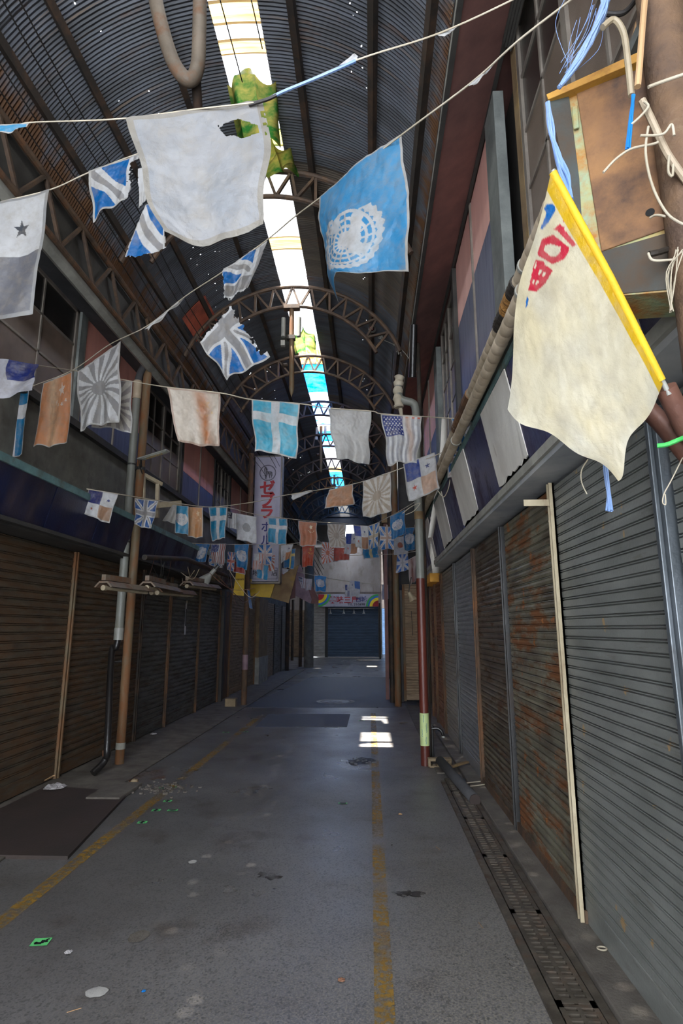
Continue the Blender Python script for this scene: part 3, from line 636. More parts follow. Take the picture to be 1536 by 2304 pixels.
# step-out shutter facing the camera, right
shutter('tan_slat', 'tan roller shutter facing down the street behind the maroon pipe', (.74, 12.6), (1.22, 12.6), normal=(0, -1), z0=.12, z1=2.5, pitch=.055, style='round', rail_m='post_rust')
shutter('dark_slat', 'dark roller shutter side-on behind the brown posts on the right', (.70, 12.95), (.70, 15.5), normal=(-1, 0), z1=2.4, pitch=.06, style='round')
shutter('tan_slat', 'brown roller shutter far along the right side', (.74, 15.7), (.74, 19), normal=(-1, 0), z1=2.4, pitch=.06, style='round')
# left row
def LS(m, label, y0, y1, **k): return shutter(m, label, (XL, y0), (XL, y1), normal=(1, 0), **k)
LS('left_grey', 'wide grey roller shutter at the left edge of the picture', .6, 3.3, pitch=.08, rail_m='dark_steel', rails=(1, 1))
e0 = aX(125, 1745, XL).y
LS('left_rust', 'wide rusty brown roller shutter, nearest full one on the left', 3.4, e0-.07, pitch=.08, rail_m='dark_steel', rails=(0, 0))
L = [e0, aX(297, 1674, XL).y, aX(365, 1637, XL).y, aX(435, 1606, XL).y, aX(484, 1584, XL).y]
LS('left_rust', 'rusty roller shutter with rows of letter slots behind the near left post', L[0], L[1]-.07, pitch=.07, style='round', rail_m='post_rust', rails=(1, 0), holes=(1.80, 2.2, 8), rail_w=.08)
LS('left_grey', 'grey roller shutter with letter slots just past the near left post', L[1], L[2]-.07, pitch=.07, style='round', rail_m='dark_steel', rails=(1, 0), holes=(1.80, 2.2, 6), rail_w=.07)
LS('left_grey', 'dark roller shutter with torn notice strip, left row', L[2], L[3]-.05, pitch=.07, style='round', rail_m='rust_steel', rails=(1, 0))
LS('left_grey', 'dark roller shutter left of the boarded doorway with tied white string', L[3], L[4]-.02, pitch=.07, style='round', rail_m='rust_steel', rails=(1, 1))
Y5 = [yx(515, XL), yx(548, XL), yx(572, XL), yx(592, XL), yx(615, XL), yx(632, XL), 22.8]
bd = thing('boarded_doorway', 'narrow brown boarded doorway beside the far left roller shutters', 'doorway', (XL, L[4]+.1, 0))
MB().box(XL-.02, XL+.10, L[4]+.06, L[4]+.2, 0, 2.4).build('frame_post', 'dark_trim', bd)
MB().box(XL-.02, XL+.03, L[4]+.2, Y5[0]-.1, 0, 2.4).build('board', 'rust_steel', bd)
LS('tan_slat', 'brown roller shutter just past the boarded doorway on the left', Y5[0], Y5[1]-.05, pitch=.07, style='round', rail_m='post_rust')
LS('tan_slat', 'brown roller shutter between the second left post and the white-based pillar', Y5[1], Y5[2]-.05, pitch=.07, style='round', rail_m='post_rust', rails=(0, 1))
LS('tan_slat', 'brown roller shutter just past the white-based pillar', Y5[3], Y5[4]-.05, pitch=.07, style='round', rail_m='dark_trim', rails=(1, 1))
LS('left_grey', 'grey-brown roller shutter second past the white-based pillar', Y5[4], Y5[5]-.05, pitch=.07, style='round', rail_m='dark_trim', rails=(0, 1))
LS('beige_slat', 'farthest roller shutter of the left row', Y5[5], 22.8, pitch=.07, style='round', rail_m='dark_trim', rails=(0, 1))
pl = thing('wall_pillar', 'yellowish pillar with white-painted base between left shutters', 'pillar', (XL+.05, (Y5[2]+Y5[3])/2, 0))
MB().box(XL-.05, XL+.14, Y5[2], Y5[3]-.02, .75, 2.45).build('shaft', 'board_brown', pl)
MB().box(XL-.05, XL+.17, Y5[2]-.03, Y5[3], 0, .75).build('base', 'light_trim', pl)
# end of the street
shutter('blue_slat', 'wide slate-blue roller shutter at the end of the street under the rainbow sign', (-2.38, fw), (.48, fw), normal=(0, -1), z0=.05, z1=2.85, pitch=.085, style='round', rail_m='dark_trim')
shutter('beige_slat', 'narrow grey roller shutter left of the slate-blue end shutter', (-3.25, fw), (-2.52, fw), normal=(0, -1), z0=.05, z1=2.85, pitch=.085, style='round', rail_m='dark_trim')
shutter('tan_slat', 'beige roller shutter in the side street glimpsed between the far left posts', (-5.6, fw-.1), (-3.7, fw-.1), normal=(0, -1), z0=.05, z1=2.6, pitch=.085, style='round', rail_m='dark_trim')
shutter('sky_slat', 'pale blue roller shutter in the gap right of the end shop', (.72, fw+3), (2.2, fw+3), normal=(0, -1), z0=.05, z1=2.8, pitch=.085, style='round', rail_m='light_trim')

# torn notice on the shutter, flaked letters
n_ = thing('torn_notice', 'torn black and white notice strip stuck on the dark left shutter', 'notice', (XL+.03, (L[2]+L[3])/2, 1.2))
ym = (L[2]+L[3])/2
MB().box(XL+.018, XL+.022, ym-.035, ym+.035, 1.45, 2.0).build('paper_strip', 'litter', n_)
MB().box(XL+.0225, XL+.0235, ym-.028, ym+.028, 1.6, 1.9).build('black_print', 'ink', n_)
MB().box(XL+.0225, XL+.030, ym-.03, ym+.04, 2.0, 2.05).build('knot', 'rope_white', n_)

# ================================================================== POSTS AND PIPES
def post(x, y, z1, r, m, label, lean=(0, 0), name='steel_post', z0=0, n=14):
    return tag(MB().tube([(x, y, z0), (x+lean[0], y+lean[1], z1)], r, n).build(name, m, smooth=True), label, 'post')
bL = aZ(268, 1722)
pp = thing('steel_post', 'rusty round steel post with a white tape band, near left', 'post', bL)
MB().tube([bL, (bL.x-.0, bL.y, 5.44)], .052, 16).build('shaft', 'post_rust', pp, smooth=True)
MB().tube([(bL.x, bL.y, .18), (bL.x, bL.y, .25)], .056, 16).build('tape_band', 'light_trim', pp, smooth=True)
MB().tube([(bL.x, bL.y, 1.95), (bL.x+.14, bL.y, 2.1)], .014, 8).build('stub', 'rust_steel', pp)
dp = thing('drain_pipe', 'grey plastic drain pipe strapped to the rusty near left post', 'drain pipe', (bL.x-.10, bL.y-.03, 1.5))
dx = bL.x-.105; dy = bL.y-.04
MB().tube([(dx, dy, 1.55), (dx, dy, 4.55)], .05, 18).build('pipe', 'pvc', dp, smooth=True)
MB().tube([(dx, dy, 4.5), (dx, dy, 4.75)], .055, 18).build('collar', 'pipe_wrap', dp, smooth=True)
MB().tube(spline([(dx, dy, 4.75), (dx+.02, dy, 4.85), (dx+.06, dy-.02, 4.92), (dx+.1, dy-.02, 5.02)]), .045, 14).build('elbow', 'dark_soffit', dp, smooth=True)
MB().tube([(dx, dy, 1.42), (dx, dy, 1.56)], .056, 18).build('joint', 'lamp_grey', dp, smooth=True)
for z in (2.6, 3.6): MB().tube([(dx, dy, z), (dx, dy, z+.02)], .054, 18).build('strap', 'steel', dp)
q = aZ(236, 1745)
bp = thing('drain_pipe', 'black plastic pipe slanting from the grey drain pipe to the gutter, near left', 'drain pipe', (q.x, q.y, 0))
MB().tube(spline([(dx, dy, 1.45), (dx-.02, dy, 1.33), (dx-.06, dy-.02, 1.25), (q.x, q.y, .35), (q.x-.01, q.y, .16), (q.x-.08, q.y-.12, .05)], 6), .037, 16).build('pipe', 'black_pipe', bp, smooth=True)
MB().tube([(q.x, q.y, .20), (q.x-.002, q.y, .26)], .043, 12).build('tape_band', 'orange_slat', bp)
MB().tube([(dx-.08, dy, 1.16), (dx+.06, dy, 1.17)], .012, 8).build('clip', 'steel', bp)
# right: drain pipe + post
rb = aZ(957, 1722)
rp = thing('drain_pipe', 'grey drain pipe with maroon lower half and taped base beside the kerb, right', 'drain pipe', (rb.x, rb.y, 0))
x, y = rb.x, rb.y
MB().tube([(x, y, 2.15), (x, y, 4.35)], .05, 20).build('upper_pipe', 'pvc', rp, smooth=True)
MB().tube([(x, y, 0), (x, y, 2.16)], .053, 20).build('lower_pipe', 'maroon_pipe', rp, smooth=True)
MB().tube([(x, y, .22), (x, y, .58)], .0545, 20).build('pale_sleeve', 'pale_tape', rp, smooth=True)
MB().tube([(x, y, 2.9), (x, y, 3.0)], .056, 20).build('joint', 'board_brown', rp, smooth=True)
MB().tube(spline([(x, y, 4.3), (x-.01, y, 4.42), (x-.06, y, 4.47), (x-.16, y, 4.5), (x-.22, y, 4.56), (x-.22, y, 4.7)], 6), .052, 16).build('elbow', 'pvc', rp, smooth=True)
for i, (sx, zz, h, ang) in enumerate([(-.3, .52, .08, 0), (.35, .42, .1, 0), (-.6, .36, .09, 0), (.2, .28, .08, 0)]):   # felt-pen scribble on the sleeve
    a0 = -PI/2+sx; k = MB(); rr_ = random.Random(i)
    pts = [(x+math.cos(a0+rr_.uniform(-.12, .12))*.0555, y+math.sin(a0)*.0555, zz+h*(j/12-.5)) for j in range(13)]
    k.tube(pts, .0022, 4).build('pen_scribble', 'pen_blue', rp)
wr_ = MB(); cl = [Vector((x-.22, y, 4.40)), Vector((x-.23, y, 4.55)), Vector((x-.22, y, 4.72)), Vector((x-.2, y, 4.84))]
wr_.tube(spline(cl, 5), [.06+.012*math.sin(i*1.9) for i in range(16)], 12); wr_.build('cloth_wrap', 'rope_white', rp, smooth=True)
MB().tube(spline([(x-.2, y, 4.38), (x-.19, y-.02, 4.25), (x-.21, y-.02, 4.1)]), [.03-.0013*i for i in range(17)], 7).build('cloth_tail', 'rope_white', rp, smooth=True)
post(x+.07, y+.18, 5.4, .028, 'dark_steel', 'thin dark steel post just behind the maroon drain pipe')
gp = aY(943, 740, 7.9)
tag(MB().tube([(.62, 7.0, 5.5), (.60, 7.2, 4.85)], .05, 16).build('gutter_outlet', 'black_pipe', smooth=True), 'black downspout hanging at the end of the maroon eave', 'downspout')
fa = MB(); fx = .78; fy = y+.25
fa.tube([(fx-.04, fy, 0), (fx-.04, fy, .42)], .018, 10); tp = thing('standpipe', 'small standpipe with curved black spout next to the maroon pipe', 'tap', (fx-.04, fy, 0)); fa.build('riser', 'steel', tp, smooth=True)
MB().tube(spline([(fx-.06, fy, .36), (fx+.02, fy-.01, .37), (fx+.07, fy-.02, .34), (fx+.09, fy-.02, .28)]), .020, 10).build('spout', 'black_pipe', tp, smooth=True)
MB().tube([(fx+.09, fy-.02, .285), (fx+.091, fy-.02, .265)], .022, 10).build('spout_rim', 'lamp_grey', tp)
post(.56, 12.3, 5.3, .07, 'post_rust', 'brown round post in front of the tan shutter on the right')
post(.47, 12.9, 5.3, .055, 'dark_steel', 'dark round post left of the brown one, far right side')
post(.60, 19.0, 5.6, .075, 'dark_steel', 'dark leaning post farther along on the right', (-.12, 0))
post(.74, 20.5, 5.6, .08, 'rust_steel', 'rust-brown post next to the dark leaning one, far right side')
post(.52, 31.0, 2.9, .04, 'dark_steel', 'thin post against the end shop')
q = aZ(548, 1588); post(q.x, q.y, 5.4, .06, 'rust_steel', 'rusty post with a pale base patch, second on the left')
q2 = MB().tube([(q.x, q.y, .72), (q.x, q.y, 1.02)], .062, 14).build('tape_sleeve', 'pinkish_board', smooth=True); tag(q2, 'faded pinkish wrap around the second left post', 'tape')
q = aZ(694, 1501); post(q.x, q.y, 4.4, .20, 'grey_wall', 'thick round grey concrete column at the far left corner', name='concrete_column', n=24)
q = aZ(645, 1510); post(q.x, q.y, 5.0, .075, 'dark_steel', 'dark post at the left end of the left shutter row')
q = aZ(675, 1500); post(q.x, q.y, 5.0, .07, 'dark_steel', 'dark post just left of the thick grey column')
post(-4.3, 29, 3.0, .07, 'dark_steel', 'thin dark post in the side street, left of the others', name='steel_post')
post(-3.9, 29.4, 3.0, .07, 'dark_steel', 'thin dark post in the side street, paired to the right', name='steel_post')
# wooden-looking tall posts in the roof distance
qc = aZ(694, 1501); post(qc.x+.08, qc.y, 5.8, .12, 'board_brown', 'broad brown timber post rising above the thick column', z0=4.39)
q = aY(922, 1120, 13.5); tag(MB().box(.34, .42, 13.4, 13.5, 0, 5.2).build('timber_post', 'maroon_soffit'), 'maroon timber post top behind the panama flag', 'post')
tag(MB().box(.30, .62, 13.3, 13.6, 4.0, 4.35).build('awning_box', 'board_brown'), 'small brown awning block under the US flag', 'block')

# big bent pipe near the top of the picture
pts = [aY(340, -90, 3.2), aY(350, 0, 3.2), aY(372, 90, 3.24), aY(395, 150, 3.26), aY(424, 180, 3.28), aY(443, 155, 3.3), aY(448, 80, 3.3), aY(450, -90, 3.3)]
tag(MB().tube(spline(pts, 8), .05, 18).build('bent_pipe', 'fixture', smooth=True), 'U-bent rusty steel pipe hanging from the roof, top left', 'pipe')
a = aY(441, 180, 3.34); b_ = aY(445, 245, 3.5); tag(MB().tube([a, b_], .035, 12).build('pipe_stub', 'dark_steel', smooth=True), 'short pipe under the U-bent pipe', 'pipe')

# hanging lamp poles
def lamp_pole(px, pyt, pyb, Y, label, tubes=True, cone=True):
    a = aY(px, pyt, Y); b_ = aY(px, pyb, Y); t = thing('hanging_lamp_pole', label, 'lamp pole', a, 'hanging lamp poles')
    MB().tube([a, b_], .036, 12).build('pole', 'post_rust', t, smooth=True)
    MB().lathe(b_, (0, 0, -1), [(.04, 0), (.03, .08), (.001, .16)], 14).build('spike', 'post_rust', t, smooth=True)
    MB().box(a.x-.12, a.x+.12, Y-.05, Y+.05, a.z-.01, a.z+.05).build('bracket', 'truss_steel', t)
    for s in (-1, 1): MB().tube([(a.x+s*.115, Y-.02, a.z-.16), (a.x+s*.115, Y-.02, a.z-.46)], .032, 12).build('lamp_tube', 'lamp_grey', t, smooth=True)
    MB().box(a.x-.06, a.x+.06, Y-.05, Y+.04, a.z-.50, a.z-.44).build('lamp_holder', 'dark_steel', t)
    MB().box(a.x-.14, a.x-.08, Y-.08, Y-.02, a.z-.62, a.z-.54).build('junction_box', 'light_trim', t)
    MB().tube([(a.x-.05, Y-.03, b_.z+.32), (a.x-.1, Y-.06, b_.z+.30)], .03, 10).build('hook_ring', 'dark_steel', t)
    return t
lamp_pole(656, 695, 870, 7.66, 'long hanging pole with two tube lamps under the second truss')
lamp_pole(722, 940, 1050, 14.2, 'hanging pole with two tube lamps, middle of the three')
lamp_pole(752, 1062, 1120, 19.0, 'hanging pole with two tube lamps, farthest and half hidden by flags')

# insulators, small alarm bell on the right wire under truss
q = aY(837, 740, 8.2); bl = thing('warning_lamp', 'round red-lensed lamp hanging from the second truss, right of centre', 'lamp', q)
MB().lathe(q, (-.3, -1, -.3), [(.001, -.05), (.055, -.04), (.06, .0), (.045, .03)], 18).build('housing', 'lamp_grey', bl, smooth=True)
MB().lathe(q, (-.3, -1, -.3), [(.036, .02), (.03, .05), (.001, .06)], 16).build('lens', 'red_lens', bl, smooth=True)
q = aY(770, 672, 8.3); gl = thing('metal_disc', 'cream round perforated disc fixed to the second truss by the blue flag tip', 'disc', q)
MB().lathe(q, (0, -1, -.4), [(.001, 0), (.05, .005), (.095, 0), (.095, -.02)], 24).build('disc', 'lamp_cream', gl, smooth=True)
k = [q+Vector((.07+.05*math.cos(a), -.03, -.07+.05*math.sin(a))) for a in np.linspace(0, 2*PI, 18)]; MB().tube(k, .006, 6).build('ring', 'light_trim', gl, smooth=True)
for i, (px, py, w) in enumerate([(851, 755, 'nearer'), (886, 776, 'farther'), (892, 790, 'lowest')]):
    q = aY(px, py, 8.0); c_ = [q+Vector((.0, 0, 0))+Vector((.03*math.sin(a*.0)+.012*a/2, .03*math.cos(a), .03*math.sin(a)-.008*a/2)) for a in np.linspace(0, 8*PI/2, 40)]
    tag(MB().tube(c_, .007, 6).build('spring_coil', 'light_trim', smooth=True), f'pale coiled insulator on the wire right of the roof, {w} one', 'insulator', 'insulator coils')
tag(MB().tube(spline([aY(850, 760, 8.0), aY(890, 778, 8.0), aY(915, 800, 7.8), aY(945, 850, 7.6)]), .006, 6).build('cable', 'light_trim'), 'pale wire through the insulator coils right of the roof', 'cable')
tag(MB().tube([aY(957, 0, 4.6), aY(930, 260, 5.6), aY(893, 620, 7.6), aY(880, 860, 9)], .006, 5).build('cable', 'wire'), 'thin black wire hanging down the right side of the roof', 'cable')
tag(MB().tube([aY(495, 0, 3.55), aY(545, 185, 4.2)], .005, 5).build('cable', 'wire'), 'thin wire crossing the skylight, left one', 'cable')
tag(MB().tube([aY(565, 0, 3.55), aY(590, 110, 3.95)], .005, 5).build('cable', 'wire'), 'thin wire crossing the skylight, right one', 'cable')

# LED street lamp on left pole
h = Vector((bL.x+.02, bL.y-.06, 0)); z = aY(318, 1045, bL.y).z
ld = thing('street_lamp', 'white LED street lamp clamped to the near left post', 'lamp', (h.x, h.y, z))
tip = aY(378, 1014, bL.y-.25); bas = aY(312, 1034, bL.y-.15)
dd = (tip-bas).normalized(); sd_ = Vector((.25, -.9, -.35)).normalized()
MB().beam(bas, tip, .09, .022, Vector((0, 0, 1))).build('head', 'lamp_grey', ld, bevel=.008)
MB().beam(bas+dd*.07+Vector((0, 0, -.013)), tip-dd*.02+Vector((0, 0, -.013)), .065, .006).build('lens', 'lens', ld); ln_ = bpy.data.objects['lens.001'] if 'lens.001' in bpy.data.objects else bpy.data.objects['lens']
for k in range(8):
    c_ = bas.lerp(tip, .3+.07*k)+Vector((0, 0, -.018)); MB().box(c_.x-.005, c_.x+.005, c_.y-.02, c_.y+.02, c_.z-.004, c_.z).build('led', 'yellow_soffit', ln_)
MB().tube([bas+dd*.03, (h.x, h.y+.02, z-.05)], .014, 8).build('arm', 'steel', ld)
MB().tube([(bL.x, bL.y, z-.08), (bL.x, bL.y, z-.04)], .06, 14).build('clamp', 'steel', ld)
MB().tube(spline([bas, bas+Vector((.02, -.02, -.08)), Vector((h.x+.03, h.y, z-.14)), Vector((h.x, h.y, z-.06))]), .006, 6).build('cord', 'wire', ld)

# cream bracket behind
cbk = thing('sign_bracket', 'cream perforated steel bracket below the LED lamp', 'bracket', aY(335, 1110, 7.0))
A_ = aY(318, 1066, 7.0); B_ = aY(363, 1090, 7.3)
MB().beam(A_, B_, .05, .05).build('top_arm', 'lamp_cream', cbk, bevel=.004)
MB().beam(aY(322, 1070, 7.0), aY(322, 1130, 7.0), .045, .05, (0, 1, 0)).build('leg', 'lamp_cream', cbk)
MB().beam(aY(355, 1088, 7.25), aY(353, 1165, 7.25), .045, .05, (0, 1, 0)).build('leg', 'lamp_cream', cbk)
MB().beam(aY(345, 1138, 7.1), aY(405, 1132, 7.6), .05, .07).build('lower_arm', 'lamp_cream', cbk)
# floodlight/speaker box under roof left
q = aY(335, 855, 8.6); sg = thing('hanging_sign_box', 'small dark box sign with blue-lit edges hanging from the left eave', 'sign', q)
MB().box(q.x-.10, q.x+.12, 8.5, 8.9, q.z-.28, q.z+.26).build('box', 'dark_trim', sg, bevel=.006)
MB().box(q.x-.12, q.x+.14, 8.49, 8.5, q.z+.24, q.z+.27).build('edge_strip', 'alu', sg); MB().box(q.x+.12, q.x+.14, 8.47, 8.5, q.z-.28, q.z+.27).build('edge_strip', 'navy_panel', sg)

# fluorescent fixtures on the left
def fixture(pa, pb, Ya, Yb, label, m='fixture', ntube=1):
    a = aY(*pa, Ya); b = aY(*pb, Yb); t = thing('lamp_fixture', label, 'light fixture', a, 'old fluorescent fixtures')
    d = (b-a).normalized(); s = Vector((0, 0, 1)).cross(d).normalized()
    pr = [(-.11, -.02), (-.05, .04), (.05, .04), (.11, -.02), (.09, -.025), (.045, .02), (-.045, .02), (-.09, -.025)]
    P0 = [a+s*u+Vector((0, 0, v)) for u, v in pr]; MB().prism(P0, b-a).build('housing', m, t)
    for k in range(ntube):
        o = s*((k-.5)*.07 if ntube == 2 else 0)+Vector((0, 0, -.03)); MB().tube([a+o, a+o+d*.05], .028, 14).build('end_cap', 'lamp_cream', t, smooth=True)
        MB().tube([a+o+d*.05, b+o], .02, 10).build('tube', 'lamp_cream', t, smooth=True)
    MB().beam(a+Vector((0, 0, .08)), a.lerp(b, .55)+Vector((0, 0, .08)), .05, .06).build('ballast', 'fixture', t)
    return t
fixture((232, 1316), (330, 1328), 5.9, 6.7, 'pale fluorescent fixture left of the near left post')
fixture((330, 1316), (395, 1330), 6.6, 7.6, 'pale fluorescent fixture just right of the near left post')
fixture((347, 1328), (428, 1336), 6.9, 8.2, 'rusty twin-tube fixture hanging below the others', 'rust_steel', 2)
fixture((420, 1314), (485, 1322), 8.2, 9.6, 'brown fluorescent fixture farthest along the left row')
tag(MB().tube([aY(325, 1254, 6.9), aY(420, 1258, 8.4), aY(520, 1300, 11)], .035, 10).build('support_pole', 'dark_steel', smooth=True), 'dark horizontal pole carrying wires above the left fixtures', 'pole')
q = aY(468, 1298, 9.0); fl = thing('spot_lamp', 'grey bell-shaped spot lamp above the left shutters', 'lamp', q)
ax = Vector((-.45, 0, -.5)).normalized()
MB().lathe(q-ax*.0, ax, [(.001, -.16), (.035, -.16), (.035, -.05), (.06, 0), (.10, .10), (.094, .10), (.05, 0)], 22).build('shade', 'lamp_grey', fl, smooth=True)
MB().tube([q-ax*.16, q-ax*.24], .03, 12).build('socket', 'steel', fl)
rr_ = random.Random(11)
for i in range(16):
    a = aY(rr_.uniform(325, 520), rr_.uniform(1245, 1290), rr_.uniform(7.2, 10)); b_ = a+Vector((rr_.uniform(-.5, .6), rr_.uniform(-.3, .6), rr_.uniform(-.55, .05)))
    m_ = (a+b_)/2+Vector((rr_.uniform(-.1, .1), 0, -rr_.uniform(.1, .3)))
    tag(MB().tube(spline([a, m_, b_], 7), .0038, 5).build('loose_wire', ['wire', 'hose', 'bracket'][i % 3]), 'loose wire in the tangle above the left shutters', 'wire', 'tangled wires')

# ================================================================== SIGNS
Y0 = 13.0
zt = aY(600, 1028, Y0).z; zb = aY(600, 1308, Y0).z; x0 = aY(570, 1170, Y0).x; x1 = aY(632, 1170, Y0).x
zs = thing('hanging_sign', 'tall white vertical sign with a zebra emblem and red Japanese letters', 'sign', ((x0+x1)/2, Y0, zb))
MB().box(x0, x1-.03, Y0, Y0+.22, zb, zt).build('panel', 'sign_white', zs, bevel=.01)
MB().box(x1-.025, x1+.01, Y0-.01, Y0+.23, zb-.02, zt+.02).build('edge_frame', 'alu', zs)
MB().box(x0-.02, x1, Y0-.005, Y0+.225, zb-.05, zb-.01).build('bottom_frame', 'alu', zs); MB().box(x0-.02, x1, Y0-.005, Y0+.225, zt, zt+.03).build('top_frame', 'alu', zs)
cxs = (x0+x1-.03)/2; ez = aY(600, 1064, Y0).z; er = .195
ring = MB()
for r0, r1 in ((er, er-.012), (er-.018, er-.024)):
    n = 40; k0 = len(ring.v)
    for i in range(n):
        a = 2*PI*i/n; ring.v += [(cxs+r0*math.cos(a), Y0-.004, ez+r0*math.sin(a)), (cxs+r1*math.cos(a), Y0-.004, ez+r1*math.sin(a))]
    ring.f += [(k0+2*i, k0+2*i+1, k0+(2*i+3) % (2*n) if 2*i+3 < 2*n else k0+1, k0+(2*i+2) if 2*i+2 < 2*n else k0) for i in range(n)]
ring.build('emblem_ring', 'ink', zs)
zpts = [(-.075, .135), (-.045, .15), (-.02, .105), (.0, .085), (-.03, .08), (-.035, .03), (.06, .035), (.105, .01), (.11, -.05), (.085, -.13), (.075, -.13), (.09, -.06), (.055, -.03), (.05, -.13), (.04, -.13), (.03, -.035), (-.02, -.04), (-.03, -.14), (-.045, -.14), (-.045, -.04), (-.05, -.14), (-.06, -.14), (-.07, -.02), (-.085, .02), (-.085, .09)]
nz = len(zpts)
sgn = MB()
for k in range(26):                                   # striped body: thin slanted bars clipped to the outline
    u0 = -.10+.0085*k
    def inside(u, v):
        c_ = False
        for i in range(nz):
            (a1, b1), (a2, b2) = zpts[i], zpts[(i+1) % nz]
            if (b1 > v) != (b2 > v) and u < (a2-a1)*(v-b1)/(b2-b1)+a1: c_ = not c_
        return c_
    run = None
    for j in range(61):
        v = -.145+.005*j; u = u0+.15*v*(1 if v > .03 else -.2)
        ok = inside(u, v) and j < 60
        if ok and run is None: run = (u, v)
        if not ok and run is not None:
            if v-run[1] > .006: sgn.beam((cxs+run[0], Y0-.005, ez+run[1]), (cxs+u, Y0-.005, ez+v), .0048, .002, (0, 1, 0))
            run = None
for i in range(nz):
    a_, b__ = zpts[i], zpts[(i+1) % nz]; sgn.beam((cxs+a_[0], Y0-.005, ez+a_[1]), (cxs+b__[0], Y0-.005, ez+b__[1]), .005, .002, (0, 1, 0))
sgn.beam((cxs-.12, Y0-.005, ez-.07), (cxs+.13, Y0-.005, ez-.07), .004, .002, (0, 1, 0))
sgn.build('zebra_emblem', 'ink', zs)
sy = Y0-.012
for chh, py, m_, s in [('ゼ', 1100, 'sign_red', .36), ('ブ', 1128, 'sign_red', .36), ('ラ', 1154, 'sign_red', .34)]:
    text(chh, s, m_, (cxs, sy, aY(600, py, Y0).z), FACE, zs, off=.012)
for chh, py, m_, s in [('ホ', 1187, 'sign_blue', .26), ('ル', 1217, 'sign_blue', .26)]:
    text(chh, s, m_, (cxs, sy, aY(600, py, Y0).z), FACE, zs, off=.004)
q = aY(598, 1203, Y0).z; MB().beam((cxs+.01, sy, q-.06), (cxs+.03, sy, q+.06), .026, .006, (0, 1, 0)).build('lettering', 'sign_blue', zs)
q = aY(598, 1290, Y0).z; text('地', .15, 'ink', (x0+.09, sy, q), FACE, zs); text('店', .15, 'ink', (x1-.12, sy, q), FACE, zs)
fr_ = MB(); zA = q-.13; zB = q+.12
for s_ in (((x0+.03, zA), (x1-.06, zA)), ((x0+.03, zB), (x1-.06, zB)), ((x0+.03, zA), (x0+.03, zB)), ((x1-.06, zA), (x1-.06, zB))): fr_.beam((s_[0][0], sy, s_[0][1]), (s_[1][0], sy, s_[1][1]), .008, .003, (0, 1, 0))
fr_.build('text_border', 'ink', zs)
MB().beam((x0, Y0+.1, zt-.2), (XL+.1, Y0+.1, zt-.1), .04, .04).build('wall_bracket', 'dark_steel', zs); MB().beam((x0, Y0+.1, zb+.3), (XL+.1, Y0+.1, zb+.3), .04, .04).build('wall_bracket', 'dark_steel', zs)
for k in range(5):
    a = aY(632, 1100+12*k, Y0); b_ = Vector((XL+1.9-.1*k, 18+k, 3.6-.1*k)); tag(MB().tube([a, b_], .008, 5).build('cable', 'wire'), 'dark stay cable fanning out behind the zebra sign', 'cable', 'stay cables')

def box_px(name, label, cat, pts, Y, depth, m, parent=None):
    P_ = [aY(a, b, Y) for a, b in pts]; o = MB().prism(P_, (0, depth, 0)).build(name, m, parent)
    return tag(o, label, cat) if label else o
yb = thing('awning_sign', 'yellow awning sign below the zebra sign', 'sign', aY(590, 1345, 13.2))
box_px('front_panel', None, None, [(557, 1303), (620, 1305), (608, 1345), (557, 1340)], 13.2, .05, 'sign_yellow', yb)
box_px('side_panel', None, None, [(620, 1303), (672, 1270), (649, 1357), (600, 1343)], 13.3, .05, 'board_brown', yb)
q = aY(569, 1311, 13.19); text('FFA', .10, 'sign_white', q, FACE, yb, ext=.002)
box_px('hanging_sign', 'small yellow hanging sign behind the second left post', 'sign', [(531, 1286), (550, 1288), (548, 1341), (524, 1338)], 11.8, .04, 'sign_yellow')
q = aY(538, 1303, 11.79); o = text('hmmm', .07, 'ink', q, FACE, None, 'lettering', .002); o.parent = bpy.data.objects['hanging_sign.001'] if 'hanging_sign.001' in bpy.data.objects else None
ps = thing('awning_sign', 'mauve slanted awning panels at the far left corner', 'sign', aY(685, 1330, 17))
box_px('front_panel', None, None, [(664, 1290), (676, 1270), (701, 1350), (698, 1358), (664, 1340)], 17, .06, 'pinkish_board', ps)
box_px('side_panel', None, None, [(690, 1330), (702, 1318), (716, 1345), (716, 1358), (698, 1358)], 17.1, .06, 'maroon_soffit', ps)
box_px('side_panel', None, None, [(648, 1300), (664, 1290), (664, 1345), (640, 1350)], 16.9, .06, 'maroon_soffit', ps)

# rainbow sign at the end
ZS0 = aY(780, 1365, fw-.4).z; ZS1 = aY(780, 1337, fw-.4).z; X0 = aY(716, 1350, fw-.4).x; X1 = aY(851, 1350, fw-.4).x; YS = fw-.4
rs = thing('shop_sign', 'grey shop sign with rainbow corners and red letters at the end of the street', 'sign', ((X0+X1)/2, YS, ZS0))
MB().box(X0, X1, YS, YS+.35, ZS0, ZS1).build('panel', 'sign_white', rs, bevel=.01)
def rainbow(cx, cz, a0, a1, name):
    for i, (r1, m_) in enumerate([(.70, 'band_green'), (.60, 'band_blue'), (.50, 'band_yellow'), (.34, 'sign_red')]):
        n = 24; v = [(cx, YS-.004-.003*i, cz)]+[(cx+r1*1.0*math.cos(a0+(a1-a0)*k/n), YS-.004-.003*i, cz+r1*math.sin(a0+(a1-a0)*k/n)) for k in range(n+1)]
        # clip to the panel
        v = [(min(max(p[0], X0), X1), p[1], min(max(p[2], ZS0+.01), ZS1-.01)) for p in v]
        b = MB(); b.add(v, [(0, k+1, k+2) for k in range(n)]); b.build(name, m_, rs)
rainbow(X0, ZS1, -PI/2, 0, 'rainbow_band'); rainbow(X1, ZS0, PI/2, PI, 'rainbow_band')
mx_ = X0+(X1-X0)
q = aY(773, 1351, YS-.02); text('美味三屋', .42, 'sign_red', q, FACE, rs, off=.008, ext=.003)
